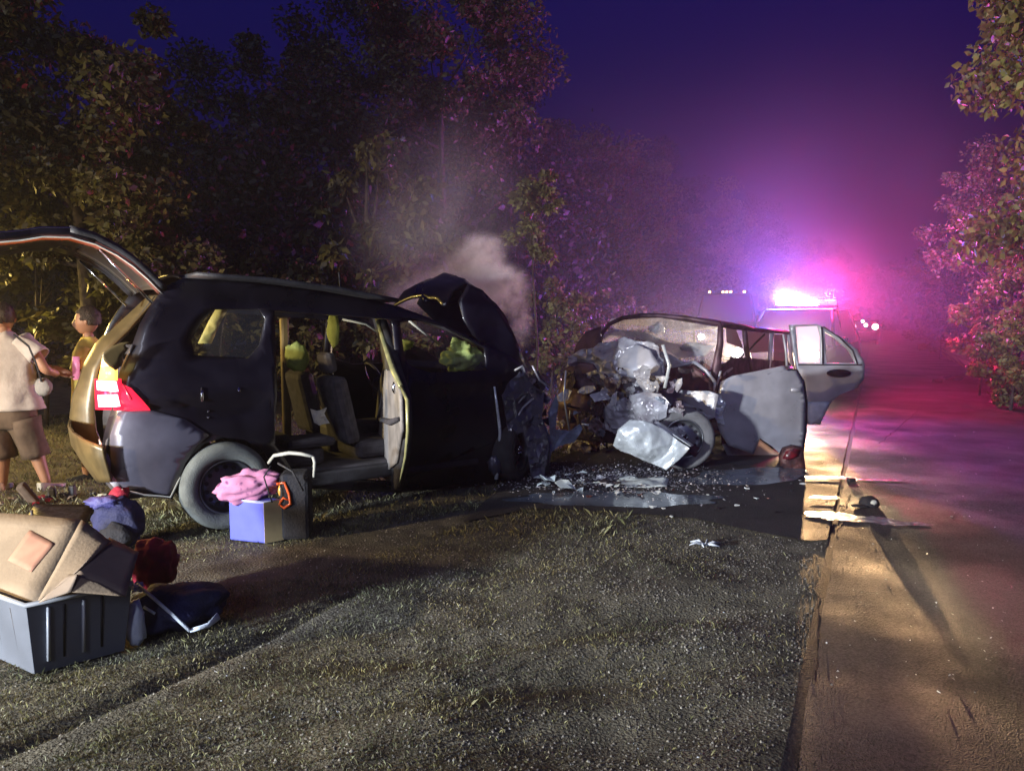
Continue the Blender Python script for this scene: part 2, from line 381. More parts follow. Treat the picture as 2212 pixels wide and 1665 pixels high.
def asphalt(name, c1, c2, rlo, rhi, wetc=None):
    m = bpy.data.materials.new(name); m.use_nodes = True; n = m.node_tree; b = n.nodes['Principled BSDF']
    b.inputs['Specular IOR Level'].default_value = .3
    tc = n.nodes.new('ShaderNodeTexCoord')
    def nz(sc, det=5):
        t = n.nodes.new('ShaderNodeTexNoise'); t.inputs['Scale'].default_value = sc; t.inputs['Detail'].default_value = det
        n.links.new(tc.outputs['Object'], t.inputs['Vector']); return t
    a = nz(85, 3); g = nz(1.1)
    r = n.nodes.new('ShaderNodeValToRGB'); r.color_ramp.elements[0].position = .38; r.color_ramp.elements[1].position = .66
    r.color_ramp.elements[0].color = (*c2, 1); r.color_ramp.elements[1].color = (*c1, 1)
    ad = n.nodes.new('ShaderNodeMath'); ad.operation = 'MULTIPLY_ADD'; ad.inputs[1].default_value = .5
    hf = n.nodes.new('ShaderNodeMath'); hf.operation = 'MULTIPLY'; hf.inputs[1].default_value = .5
    n.links.new(g.outputs[0], hf.inputs[0]); n.links.new(a.outputs[0], ad.inputs[0]); n.links.new(hf.outputs[0], ad.inputs[2])
    n.links.new(ad.outputs[0], r.inputs[0]); n.links.new(r.outputs[0], b.inputs['Base Color'])
    wv = nz(0.9, 4)
    mr = n.nodes.new('ShaderNodeMapRange'); mr.inputs['From Min'].default_value = .40; mr.inputs['From Max'].default_value = .62
    mr.inputs['To Min'].default_value = rlo; mr.inputs['To Max'].default_value = rhi
    n.links.new(wv.outputs[0], mr.inputs[0]); n.links.new(mr.outputs[0], b.inputs['Roughness'])
    vo = n.nodes.new('ShaderNodeTexVoronoi'); vo.inputs['Scale'].default_value = 140; n.links.new(tc.outputs['Object'], vo.inputs['Vector'])
    bp = n.nodes.new('ShaderNodeBump'); bp.inputs['Strength'].default_value = 1.0; bp.inputs['Distance'].default_value = .014
    n.links.new(vo.outputs['Distance'], bp.inputs['Height'])
    b2 = n.nodes.new('ShaderNodeBump'); b2.inputs['Strength'].default_value = .22; b2.inputs['Distance'].default_value = .03
    n.links.new(nz(6).outputs[0], b2.inputs['Height']); n.links.new(bp.outputs[0], b2.inputs['Normal']); n.links.new(b2.outputs[0], b.inputs['Normal'])
    return m
M['asphalt'] = asphalt('worn_asphalt', (0.13, 0.11, 0.115), (0.028, 0.023, 0.025), .52, .95)
M['wet_asphalt'] = asphalt('wet_asphalt', (0.07, 0.065, 0.07), (0.025, 0.022, 0.026), .55, .85)
M['liquid'] = mat('spill_with_reflection', (0.13, 0.16, 0.21), 0.12, var=0.4, scale=3, bump=0.10, bscale=7)  # spilled fluid, its bluish reflection put into the base colour
M['spill_glare'] = mat('pale_glare_spill', (0.42, 0.38, 0.40), 0.25, col2=(0.22, 0.19, 0.19), scale=11, bump=0.9, bscale=20)  # spilled fluid, headlamp reflection put into the pale colour
M['soil'] = mat('smooth_soil', (0.12, 0.095, 0.045), 0.85, col2=(0.06, 0.05, 0.028), scale=4, bump=0.7, bscale=45)

def sheet(name, pts2, z, m, label, cat, jag=0.0, crum=0.0, kind='structure', edge=.5, sub=True):
    P2 = []
    n = len(pts2)
    for i in range(n):
        a, b = V(pts2[i]), V(pts2[(i + 1) % n]); k = max(1, int((b - a).length / .12)) if jag else 1
        for j in range(min(k, 60)):
            p = a.lerp(b, j / min(k, 60))
            if jag and j: p = p + V((mn.noise(V((p.x * 3, p.y * 3, 1))) * jag, mn.noise(V((p.x * 3, p.y * 3, 7))) * jag))
            P2.append(V((p.x, p.y, z)))
    t = tessellate_polygon([P2])
    return tag(mobj(name, P2, [tuple(q) for q in t], m), label, cat, kind=kind)
# right lane: slab after slab down the road, with recessed joints
y0 = -6.0
def rp(s, y): return (xj(y) + s / 0.9, y)
far_y = 150
vs, fs = [], []
stt = [y0] + list(np.arange(-2, 30, .5)) + [35, 40, 50, 60, 80, 110, far_y]
cross = [0.02, .5, 1.0, 1.5, 2.0, 2.6, 3.1]
for y in stt:
    for s in cross:
        jit = 0.03 * mn.noise(V((y * 5.0, 2, 0))) if s < .1 else (0.25 * mn.noise(V((y * .8, 5, 0))) if s > 3 else 0)
        x, yy = rp(s + jit, float(y)); vs.append((x, yy, 0.006 + (0 if s < 3 else -.004)))
nc = len(cross)
for j in range(len(stt) - 1):
    for i in range(nc - 1): fs.append((j * nc + i, j * nc + i + 1, (j + 1) * nc + i + 1, (j + 1) * nc + i))
rd = mobj('road', vs, fs, M['asphalt']); tag(rd, 'worn asphalt road lane running into the distance on the right', 'road', kind='structure')
G2 = lambda u, v: tuple(gnd(u, v).to_2d())
nearL = [G2(1000, 1128), G2(1150, 1098), G2(1330, 1106), G2(1500, 1120), G2(1640, 1150), G2(1748, 1168)]
jy = gnd(1800, 1166).y
left = [rp(-0.03, jy)] + [rp(-0.03 + 0.015 * mn.noise(V((y * 4, 0, 0))), float(y)) for y in np.arange(jy + .3, 26, .35)] + [rp(-0.03, 60), rp(-0.03, far_y), rp(-3.1, far_y), rp(-3.1, 60), rp(-3.1, 26), rp(-3.0, 14), rp(-3.0, 9), rp(-3.0, 7.2)]
sheet('road_lane', nearL + left, 0.004, M['wet_asphalt'], 'wet asphalt lane under the silver wreck', 'road')
fore = [rp(-0.035 + 0.02 * mn.noise(V((y * 4, 3, 0))), float(y)) for y in np.arange(-2, jy, .3)]
# joint filler line (dark crack) as a recessed strip
vs, fs = [], []
for k, y in enumerate(np.arange(-2, 60, .25)):
    for s in (-.022 + .018 * mn.noise(V((y * 3.0, 1, 0))), .03 + .02 * mn.noise(V((y * 4, 9, 0)))): x, yy = rp(s, float(y)); vs.append((x, yy, -0.004 if y > 5 else -.002))
    if k: b = 2 * k; fs.append((b - 2, b - 1, b + 1, b))
tag(mobj('road_joint', vs, fs, M['black_cloth']), 'dark crooked joint between the two road lanes', 'joint', kind='structure')
def blobpoly(c, rx, ry, n, seed, rz=0, amp=.3):
    out = []
    for k in range(n):
        a = 2 * math.pi * k / n; q = 1 + amp * mn.noise(V((math.cos(a) * 2 + seed, math.sin(a) * 2, seed)))
        x, y = rx * q * math.cos(a), ry * q * math.sin(a)
        out.append((c[0] + x * math.cos(rz) - y * math.sin(rz), c[1] + x * math.sin(rz) + y * math.cos(rz)))
    return out
pc = G2(1330, 1078)
sheet('puddle', blobpoly(pc, .95, .30, 40, 2.0), 0.009, M['liquid'], 'bright puddle of fluid in front of the torn bumper', 'puddle')
sheet('puddle', blobpoly(G2(1620, 1030), .75, .35, 40, 5.0, .4), 0.009, M['liquid'], 'puddle under the silver car door with glass in it', 'puddle')
def splash(c, rx, ry, n, seed, rz=0):
    out = []
    for k in range(n):
        a = 2 * math.pi * k / n; q = 1 + .35 * mn.noise(V((math.cos(a) * 2 + seed, math.sin(a) * 2, seed))) + .28 * mn.noise(V((math.cos(a) * 7 + seed, math.sin(a) * 7, seed)))
        x, y = rx * q * math.cos(a), ry * q * math.sin(a); out.append((c[0] + x * math.cos(rz) - y * math.sin(rz), c[1] + x * math.sin(rz) + y * math.cos(rz)))
    return out
for k, (u, v, rx, ry, lb_) in enumerate(((1800, 1116, .20, .13, 'pale fluid blot crossing the road joint'), (1868, 1124, .24, .10, 'pale fluid blot just below the black cap'), (1950, 1134, .22, .06, 'thin pale fluid blot farthest right of the cap'),
        (1790, 1034, .24, .07, 'pale fluid streak left of the short bottle'), (1905, 1040, .30, .035, 'thin pale fluid streak right of the short bottle'), (1785, 1078, .14, .06, 'small pale fluid blot between the two streaks'))):
    sheet('puddle', splash(G2(u, v), rx, ry, 72, 9.0 + 3 * k, -.1), 0.0105 + .0015 * k, M['spill_glare'], lb_, 'puddle')
# cracks in the lane
def crack(pts, wd, z, seed, m=M['black_cloth']):
    P_ = []; 
    for i in range(len(pts) - 1):
        for k in range(8): t = k / 8; P_.append(V(pts[i]).lerp(V(pts[i + 1]), t))
    P_.append(V(pts[-1])); vs, fs = [], []
    for i, p in enumerate(P_):
        d = (P_[min(i + 1, len(P_) - 1)] - P_[max(0, i - 1)]).normalized(); nrm = V((-d.y, d.x)); o_ = mn.noise(V((p.x * 5, p.y * 5, seed))) * .05; w_c = wd * (.5 + abs(mn.noise(V((p.x * 9, p.y * 9, seed)))))
        for sg in (-1, 1): q = p + nrm * (o_ + sg * w_c); vs.append((q.x, q.y, z))
        if i: b = 2 * i; fs.append((b - 2, b - 1, b + 1, b))
    return mobj('crack', vs, fs, m, rd)
for k, L in enumerate((((1748, 1020), (1800, 1034), (1870, 1040), (1990, 1062), (2060, 1070)), ((1806, 1160), (1822, 1100), (1838, 1068)), ((1760, 1200), (1768, 1330), (1752, 1480)), ((1900, 960), (1935, 930), (1990, 880)), ((1830, 1052), (1790, 1075), (1756, 1090)))):
    crack([G2(*q) for q in L], .009, .0088 + k * .0002, k)
# grass blades
def blades(n, fx, hlo, hhi, wd, seed):
    r = np.random.default_rng(seed); P = fx(r, n); n = len(P)
    x, y = P[:, 0], P[:, 1]
    keep = []
    z = np.array([terr(float(a), float(b)) for a, b in P])
    tuft = np.array([mn.noise(V((float(a) * 2.2, float(b) * 2.2, 6))) for a, b in P]); h = r.uniform(hlo, hhi, n) * (0.5 + 0.9 * r.random(n) ** 2 + np.clip(tuft, 0, 1) * .5); a = r.uniform(0, 2 * np.pi, n); ln = r.uniform(.2, 1.1, n) * h
    dx, dy = np.cos(a), np.sin(a); b = r.uniform(0, 2 * np.pi, n); wx, wy = np.cos(b) * wd * h ** .3, np.sin(b) * wd * h ** .3
    v = np.zeros((n, 4, 3))
    v[:, 0] = np.stack([x - wx, y - wy, z - .004], 1); v[:, 1] = np.stack([x + wx, y + wy, z - .004], 1)
    v[:, 2] = np.stack([x + dx * ln * .4 + wx * .7, y + dy * ln * .4 + wy * .7, z + h * .65], 1)
    v[:, 3] = np.stack([x + dx * ln, y + dy * ln, z + h * .95], 1)
    return v.reshape(-1, 3)
def inpoly(P, poly):
    x, y = P[:, 0], P[:, 1]; c = np.zeros(len(P), bool); n = len(poly)
    for i in range(n):
        x1, y1 = poly[i]; x2, y2 = poly[(i + 1) % n]
        c ^= ((y1 > y) != (y2 > y)) & (x < (x2 - x1) * (y - y1) / (y2 - y1 + 1e-9) + x1)
    return c
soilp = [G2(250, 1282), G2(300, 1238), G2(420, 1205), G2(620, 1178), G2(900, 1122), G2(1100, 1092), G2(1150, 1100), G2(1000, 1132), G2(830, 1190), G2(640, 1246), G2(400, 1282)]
lanep = nearL + left
shade_streakp = [G2(-200, 1740), G2(60, 1600), G2(300, 1490), G2(520, 1390), G2(740, 1306), G2(752, 1322), G2(560, 1408), G2(330, 1520), G2(120, 1630), G2(-100, 1760)]  # shadow streak: grass cleared along it so the ground looks shaded
def near_f(r, n):
    y = 1.9 + 4.3 * r.random(n) ** 1.25; x = r.uniform(-5.2, 3.2, n)
    P = np.stack([x, y], 1); s = (x - (1.07 + .487 * (y - 2.69))) * .9
    k = (s < -.08) & (np.abs(x) < y * .78 + .2) & ~inpoly(P + r.normal(0, .05, P.shape), soilp) & ~inpoly(P + r.normal(0, .03, P.shape), lanep) & ~(inpoly(P + r.normal(0, .035, P.shape), shade_streakp) & (r.random(n) < .95))
    pat = np.array([mn.noise(V((float(a) * 1.3, float(b) * 1.3, 3))) for a, b in P])
    dens = np.clip(0.95 - (x + 1.2) * .33 + pat * .5, .07, 1)
    return P[k & (r.random(n) < dens)]
def mid_f(r, n):
    y = 5.4 + 7 * r.random(n); x = r.uniform(-9, 1.0, n); P = np.stack([x, y], 1)
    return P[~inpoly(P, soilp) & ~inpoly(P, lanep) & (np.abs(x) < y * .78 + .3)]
g = np.concatenate([blades(230000, near_f, .006, .024, .0042, 1), blades(60000, mid_f, .015, .055, .010, 2)])
tag(fast_mesh('grass', g, 4, M['grass'], faces_per=[(0, 1, 2), (0, 2, 3)]), 'short dry grass covering the verge in front of the wrecks', 'grass', kind='stuff')
# loose grit and small stones towards the road
def grit(n, seed):
    r = np.random.default_rng(seed); y = 1.9 + 4.2 * r.random(n) ** 1.2; x = r.uniform(-3.5, 3.2, n); P = np.stack([x, y], 1)
    k = (((x - (1.07 + .487 * (y - 2.69))) * .9) < -.04 + np.abs(r.normal(0, .07, n))) & (np.abs(x) < y * .78 + .2) & ~inpoly(P, lanep) & (r.random(n) < np.clip(.35 + (x + 1) * .3, .12, 1) * np.clip(.75 + 1.2 * np.array([mn.noise(V((float(a) * 1.7, float(b) * 1.7, 8))) for a, b in P]), .15, 1))
    P = P[k]; n = len(P); s_ = r.uniform(.0025, .0085, n); z = np.array([terr(float(a), float(b)) for a, b in P]); v = np.zeros((n, 5, 3))
    for j in range(4):
        a = j * np.pi / 2 + r.uniform(-.5, .5, n); v[:, j] = np.stack([P[:, 0] + np.cos(a) * s_ * r.uniform(.7, 1.3, n), P[:, 1] + np.sin(a) * s_ * r.uniform(.7, 1.3, n), z - .002 + r.random(n) * .3 * s_], 1)
    v[:, 4] = np.stack([P[:, 0] + r.uniform(-.3, .3, n) * s_, P[:, 1] + r.uniform(-.3, .3, n) * s_, z + s_ * r.uniform(.6, 1.2, n)], 1)
    return v.reshape(-1, 3)
M['grit'] = mat('grit_stone', (0.22, 0.21, 0.19), 0.7, island=.75)
tag(fast_mesh('gravel', grit(60000, 8), 5, M['grit'], faces_per=[(0, 1, 4), (1, 2, 4), (2, 3, 4), (3, 0, 4)]), 'loose grit lying in the thin grass beside the road', 'gravel', kind='stuff')
# ragged grass strip on the far right edge and behind
def right_f(r, n):
    y = 9 + 22 * r.random(n); s = 3.0 + 1.8 * r.random(n) ** 1.3; return np.stack([(1.07 + .487 * (y - 2.69)) + s / .9, y], 1)
def back_f(r, n):
    y = 12 + 14 * r.random(n); s = -3.3 - 5.5 * r.random(n); return np.stack([(1.07 + .487 * (y - 2.69)) + s / .9, y], 1)
M['grass_tall'] = mat('tall_grass_blade', (0.17, 0.15, 0.05), 0.6, island=0.5, translucent=0.3)
tag(fast_mesh('tall_grass', blades(26000, right_f, .12, .5, .022, 3), 4, M['grass_tall'], faces_per=[(0, 1, 2), (0, 2, 3)]), 'tall yellow grass along the right edge of the road', 'tall grass', kind='stuff')
tag(fast_mesh('rough_grass', blades(30000, back_f, .03, .12, .02, 4), 4, M['grass_tall'], faces_per=[(0, 1, 2), (0, 2, 3)]), 'yellow-lit grass beyond the two wrecks', 'grass', kind='stuff')

# ------------------------------------------------------------ trees
def crown_arr(seed, n, rad, lsz, ncl, shape=1.0, droop=.4):
    r = np.random.default_rng(seed); rad = np.array(rad)
    d = r.normal(size=(ncl, 3)); d /= np.linalg.norm(d, axis=1)[:, None]
    cc = d * rad * (r.random((ncl, 1)) ** .45) * .92
    cs = r.uniform(.10, .24, ncl)
    k = r.integers(0, ncl, n)
    q = r.normal(size=(n, 3)); q /= np.linalg.norm(q, axis=1)[:, None]
    p = cc[k] + q * (r.random((n, 1)) ** .5) * (cs[k][:, None] * rad.mean()) * np.array([1.1, 1.1, .75])
    # leaf: folded blade, hanging a little
    a = r.uniform(0, 2 * np.pi, n); el = r.normal(-droop, .45, n)
    L = lsz * r.uniform(.6, 1.3, n)
    ax = np.stack([np.cos(a) * np.cos(el), np.sin(a) * np.cos(el), np.sin(el)], 1)
    s = np.cross(ax, r.normal(size=(n, 3))); s /= np.linalg.norm(s, axis=1)[:, None]
    up = np.cross(ax, s); W = L * r.uniform(.2, .34, n)
    v = np.zeros((n, 4, 3)); v[:, 0] = p; v[:, 2] = p + ax * L[:, None]
    v[:, 1] = p + ax * (L * .45)[:, None] + s * W[:, None] + up * (W * .3)[:, None]
    v[:, 3] = p + ax * (L * .45)[:, None] - s * W[:, None] + up * (W * .3)[:, None]
    return v.reshape(-1, 3), cc
crowns = {}
def crown_mesh(key, *a, m=None):
    if key not in crowns:
        arr, cc = crown_arr(*a); o = fast_mesh('crown', arr, 4, m, faces_per=[(0, 1, 2), (0, 2, 3)]); crowns[key] = (o.data, cc); bpy.data.objects.remove(o)
    return crowns[key]
def tree(name, x, y, h, key, args, m, label, group, trunk_r=.12, base=.35, rz=0.0, sc=(1, 1, 1), lean=0.0, cat='tree'):
    me, cc = crown_mesh(key, *args, m=m)
    z0 = terr(x, y); e = empty(name, (x, y, z0), label, cat, group)
    cz = h * (base + (1 - base) * .5)
    co = bpy.data.objects.new('crown', me); C.objects.link(co); co.parent = e; co.location = (lean, 0, cz); co.rotation_euler = (0, 0, rz); co.scale = sc
    top = V((lean * .8, 0, h * .85)); b = V((0, 0, -.05))
    vs = [b, V((lean * .2 + .05, .03, h * .25)), V((lean * .5 - .04, 0, h * .55)), top]
    tube('trunk', [e.location + p for p in vs], [trunk_r, trunk_r * .8, trunk_r * .5, trunk_r * .15], M['bark'], e, 8)
    rot = Matrix.Rotation(rz, 3, 'Z'); rr = random.Random(int(x * 100) + int(y * 7))
    for c in rr.sample(list(range(len(cc))), min(7, len(cc))):
        p = rot @ V(cc[c]); p = V((p.x * sc[0], p.y * sc[1], p.z * sc[2])) + V((lean, 0, cz))
        s0 = vs[1].lerp(vs[3], min(.8, max(0.05, (p.z / h - .25)))) if p.z > h * .25 else vs[1]
        mid = s0.lerp(p, .5) + V((0, 0, -.12 * h * .3))
        tube('limb', [e.location + s0, e.location + mid, e.location + p], [trunk_r * .35, trunk_r * .22, trunk_r * .06], M['bark'], e, 5)
    return e
BIG = ('big', (11, 24000, (2.6, 2.4, 3.2), .135, 70), M['leaf'])
RBIG = ('rbig', (21, 22000, (2.4, 2.4, 3.0), .125, 60), M['leaf_dry'])
TALL = ('tall', (12, 30000, (3.4, 3.2, 4.2), .15, 90), M['leaf_dark'])
TAL2 = ('tall2', (13, 27000, (3.2, 3.2, 4.2), .15, 75), M['leaf'])
SAP = ('sap', (14, 3200, (.75, .7, 1.5), .15, 26), M['leaf_dry'])
SHR = ('shr', (15, 3800, (1.2, 1.0, 1.2), .14, 30), M['leaf_dry'])
SH2 = ('shr2', (16, 3800, (1.3, 1.1, 1.2), .13, 34), M['leaf'])
def T(name, u, Y, h, kind, label, group, rz=0, sc=(1, 1, 1), lean=0, tr=.12, base=.3, cat='tree'):
    x = (u - CU) / FPX * Y * 1.0
    return tree(name, x, Y, h, kind[0], kind[1], kind[2], label, group, tr, base, rz, sc, lean, cat)
gl, gs = 'trees along the left side of the road', 'saplings and shrubs in front of the trees'
T('leafy_tree', 190, 10.5, 5.6, BIG, 'broad leafy tree lit warm at the far left, above the open tailgate', gl, 0, (.82, .8, .86), tr=.14)
T('leafy_tree', -80, 12.0, 7.5, BIG, 'tree cut by the left edge of the frame behind the people', gl, 1.3, (1, 1, 1.1))
T('dark_tree', 480, 22, 8.2, TALL, 'tall unlit tree in the dark gap above the black car roof', gl, .6)
T('dark_tree', 740, 22, 10.5, TALL, 'tall dim tree rising past the top of the frame left of the smoke', gl, 2.1)
T('leafy_tree', 800, 13, 5.0, SH2, 'small brown-lit tree with rounded crown left of the smoke plume', gs, .4, (1.2, 1.2, 1.5), base=.3)
T('dark_tree', 960, 20, 11.4, TAL2, 'tallest tree, straight above the smoke, with its top cut by the frame', gl, .9)
T('dark_tree', 1105, 24, 8.8, TALL, 'tall tree whose edge meets the open sky above the smoke', gl, 3.0, (.8, .8, .95))
T('leafy_tree', 1290, 29, 8.8, TAL2, 'purple-tinted tree above the silver car roof at left', gl, 1.8)
T('leafy_tree', 1400, 36, 9.2, TALL, 'purple-tinted tree in the middle of the receding row', gl, 2.6)
T('leafy_tree', 1510, 44, 9.6, TAL2, 'hazy magenta tree behind the row of amber marker lamps', gl, .3)
T('leafy_tree', 1610, 54, 9.8, TALL, 'hazy magenta tree directly above the light bar', gl, 1.1)
T('leafy_tree', 1695, 66, 9.4, TAL2, 'small faded tree near the end of the left row', gl, 2.2)
T('leafy_tree', 1770, 80, 9.5, TALL, 'farthest faded tree of the left row', gl, .1)
T('sapling', 1155, 13.5, 4.6, SAP, 'slender yellowish sapling standing up right of the smoke', gs, .5, (.75, .75, .8), base=.5, tr=.03)
T('shrub', 1190, 15.5, 2.9, SHR, 'yellow-green shrub between the raised bonnet and the silver wreck', gs, .2, (.9, .9, 1), base=.0, tr=.03, cat='shrub')
T('shrub', 1290, 17, 2.7, SH2, 'bluish shrub just left of the silver car roof', gs, 1.9, (.9, .9, 1), base=.0, tr=.03, cat='shrub')
T('shrub', 1360, 20, 2.6, SHR, 'tan shrub peeping over the silver car roof', gs, 2.9, (.8, .8, .9), base=.0, tr=.03, cat='shrub')
T('shrub', 420, 11.5, 3.1, SH2, 'drooping broad-leaved shrub behind the black car roof rear', gs, .1, (1.1, 1, 1.1), base=.1, tr=.04, cat='shrub')
T('shrub', 560, 12, 3.0, SHR, 'yellow-brown shrub above the black car quarter window', gs, 1.0, (1, 1, 1.1), base=.1, tr=.04, cat='shrub')
T('shrub', 700, 12.2, 2.9, SH2, 'dull shrub above the black car middle door', gs, 2.0, (1, 1, 1.1), base=.1, tr=.04, cat='shrub')
T('shrub', 880, 13.2, 2.6, SHR, 'brown shrub behind the front window of the black car', gs, 2.9, (1, 1, 1), base=.1, tr=.04, cat='shrub')
T('shrub', 300, 12.5, 3.2, SHR, 'yellowish shrub framed by the raised tailgate', gs, 2.4, (1.1, 1, 1.1), base=.1, tr=.04, cat='shrub')
T('shrub', 90, 11, 3.2, SH2, 'shrub with long hanging leaves above the pale-shirted man', gs, .7, (1.3, 1, 1.1), base=.1, tr=.04, cat='shrub')
gr = 'trees along the right side of the road'
T('leafy_tree', 2400, 11.5, 8.6, RBIG, 'near tree hanging into the frame at the upper right', gr, .9, (1.08, 1.0, 1.3), tr=.14, base=.2)
T('leafy_tree', 2290, 14.5, 5.6, RBIG, 'full yellow-green tree at the right frame edge below the hanging one', gr, 2.9, (.8, .8, .85), tr=.12, base=.05)
T('leafy_tree', 2190, 17, 6.6, TAL2, 'tree over the right road edge lit orange', gr, 2.2, (.62, .6, .62), base=.1)
T('leafy_tree', 2110, 27, 6.2, TALL, 'dark purple tree at the right road edge, farther off', gr, 1.4, (.7, .7, .7), base=.05)
T('leafy_tree', 2040, 42, 7.0, TAL2, 'far magenta tree where the right row meets the glow', gr, .6, (.8, .8, .8), base=.05)
T('shrub', 2120, 15.5, 2.6, SHR, 'red-lit shrub by the right edge of the road', gr, .6, (.9, .9, .9), base=.0, tr=.03, cat='shrub')
T('shrub', 2190, 13.0, 1.7, SHR, 'yellow-green roadside shrub at the right frame edge', gr, 1.6, (.7, .7, .75), base=.0, tr=.03, cat='shrub')
T('shrub', 2030, 30, 2.3, SH2, 'dark shrub at the far end of the right road edge', gr, 2.6, (1, 1, 1), base=.0, tr=.03, cat='shrub')
# ============================================================ THE BLACK CAR (tailgate up, front crushed)
O = gnd(490, 1140); B = Plane(O.x, O.y, 36.0); W = 1.78
def tum(a, h):
    t = 0.0
    if h > .98: t += (h - .98) * .24
    if h < .98: t += .05 * ((h - .62) / .4) ** 2
    if a < -.35: t += (-.35 - a) ** 2 * .75
    if a > 2.7: t += (a - 2.7) ** 2 * .8
    return t
M['yellow_lit_pillar'] = mat('yellow_lit_lining', (.45, .36, .10), .6, var=.15)  # yellow light on the far pillar put into its colour
bc = empty('crashed_car', (O.x, O.y, 0), 'black crashed seven-seat car with raised tailgate, open rear door and crushed smoking front', 'car')
outer = [(238, 1035), (265, 1062), (372, 1076), (398, 1012), (412, 985), (440, 958), (480, 945), (530, 950), (572, 978), (600, 1032), (640, 1052), (860, 1062), (1078, 1042), (1084, 985), (1100, 945), (1128, 925), (1160, 940),
         (1172, 880), (1160, 835), (1138, 800), (1100, 770), (1060, 752), (1000, 722), (930, 690), (860, 664), (780, 645), (680, 630), (560, 615), (450, 604), (395, 601), (352, 622),
         (322, 665), (302, 700), (286, 745), (262, 800), (247, 870), (228, 930), (217, 985)]
hq = [(412, 735), (440, 690), (462, 668), (560, 668), (572, 690), (560, 745), (535, 775), (420, 768)]
hr = [(592, 672), (845, 690), (852, 760), (858, 1040), (640, 1030), (612, 985), (592, 960)]
hf = [(862, 697), (900, 690), (960, 706), (1045, 752), (1050, 800), (930, 806), (880, 790), (872, 770)]
plate('body_side', B, outer, M['black_paint'], bc, [hq, hr, hf], offf=tum, thick=.03, edge=.14)
far_outer = [p for p in outer if True]
fo = plate('body_side', B, outer, M['black_paint'], bc, [hq, hr, hf], offf=tum, thick=.03, edge=.16, far=W + 0.0)
fo['label'] = 'far side of the car body seen through the windows'
# quarter glass near side
plate('window', B, hq, M['glass'], bc, offf=lambda a, h: tum(a, h) + .012, thick=.004, edge=.3)
plate('window', B, [(1052, 762), (1046, 800), (880, 790), (872, 775), (930, 780)], M['glass'], bc, offf=lambda a, h: tum(a, h) + .012, thick=.004, edge=.3)
# roof, loft between the two roof edges
def loft(name, prof, m, parent, t0, t1, f=tum, crown=.05, n=8, thick=.02, crum=0.0, seed=0, csc=2.5, P=B, sub=3):
    pr = []
    for i in range(len(prof) - 1):
        for k in range(sub): pr.append(tuple(prof[i][q] * (1 - k / sub) + prof[i + 1][q] * k / sub for q in (0, 1)))
    pr.append(prof[-1])
    vs, fs = [], []
    for (u, v) in pr:
        a, h = P.shf(u, v, f); o = f(a, h)
        for j in range(n + 1):
            t = j / n; oo = (o + t0) * (1 - t) + (t1 - o) * t
            p = P.w(a, h + crown * 4 * t * (1 - t), oo)
            if crum: c = crease(p, crum, csc, seed); p = p + V((c * .5, c * .5, c))
            vs.append(p)
    for i in range(len(pr) - 1):
        for j in range(n): b = i * (n + 1) + j; fs.append((b, b + 1, b + n + 2, b + n + 1))
    o = mobj(name, vs, fs, m, parent, True); solid(o, thick, 0); return o
loft('roof', [(395, 601), (450, 604), (560, 615), (680, 630), (780, 645), (860, 664), (930, 690)], M['black_paint'], bc, 0, W)
loft('roof_rail', [(400, 597), (560, 608), (700, 626), (830, 650)], M['charcoal'], bc, .06, .1, crown=0, n=1, thick=.03)
rp_ = [B.w(*B.shf(u, v, tum), tum(*B.shf(u, v, tum)) + .3) + V((0, 0, .03)) for u, v in ((770, 640), (768, 600), (764, 560))]
rl = B.shf(768, 640, tum)
tube('aerial', [B.w(rl[0], rl[1] - .01, .5), B.w(rl[0] - .02, rl[1] + .22, .5)], [.012, .005], M['charcoal'], bc)
# floor, sills, dashboard
a0 = B.sh(235, 1050)[0]; a1 = B.sh(1150, 960)[0]
def bx(name, a, h, t, m, parent=bc, bev=.02, P=B):
    """box in the car's frame: ranges along, up, across"""
    c = P.w((a[0] + a[1]) / 2, (h[0] + h[1]) / 2, (t[0] + t[1]) / 2)
    return boxw(name, c, (a[1] - a[0], t[1] - t[0], h[1] - h[0]), m, parent, rz=math.atan2(P.e.y, P.e.x), bev=bev)
bx('floor', (-.72, 2.6), (.30, .36), (.08, W - .08), M['interior'])
bx('sill', (.42, 2.35), (.22, .34), (.02, .14), M['charcoal'])
bx('dashboard', (2.0, 2.35), (.72, .98), (.12, W - .12), M['interior'], bev=.06)
bx('firewall', (2.42, 2.5), (.30, 1.0), (.12, W - .12), M['interior'])
bx('centre_console', (1.15, 2.05), (.34, .62), (W / 2 - .13, W / 2 + .13), M['interior'], bev=.04)
def seat(a, t, base=.36, hd=.24, rec=.22, m=M['seat']):
    s = bx('seat', (a - .25, a + .27), (base, base + .16), (t - .25, t + .25), m, bev=.05)
    c = B.w(a - .33, base + .44, t)
    boxw('seat_back', c, (.15, .48, .62), m, s, rz=R(36), ry=-rec, bev=.06)
    c = B.w(a - .42, base + .86, t)
    boxw('headrest', c, (.10, .25, .19), M['interior'], s, rz=R(36), ry=-rec, bev=.045)
    for k in (-.06, .06): tube('headrest_post', [B.w(a - .38, base + .72, t + k), B.w(a - .41, base + .82, t + k)], .007, M['chrome'], s, 6)
    return s
for a, t in ((1.45, .48), (1.45, 1.30), (.62, .45), (.62, 1.25)): seat(a, t)
seat(-.1, .5); seat(-.1, 1.25)
bx('pillar', (1.02, 1.10), (.34, 1.62), (W - .16, W - .08), M['jamb'], bev=.02)['label'] = 'far centre pillar coloured as if lit yellow'
lathe('steering_wheel', B.w(1.85, 1.0, 1.25), B.e * 1 + V((0, 0, .45)), [(-.015, .17), (0, .185), (.015, .17), (0, .155), (-.015, .17)], M['charcoal'], bc, 24)
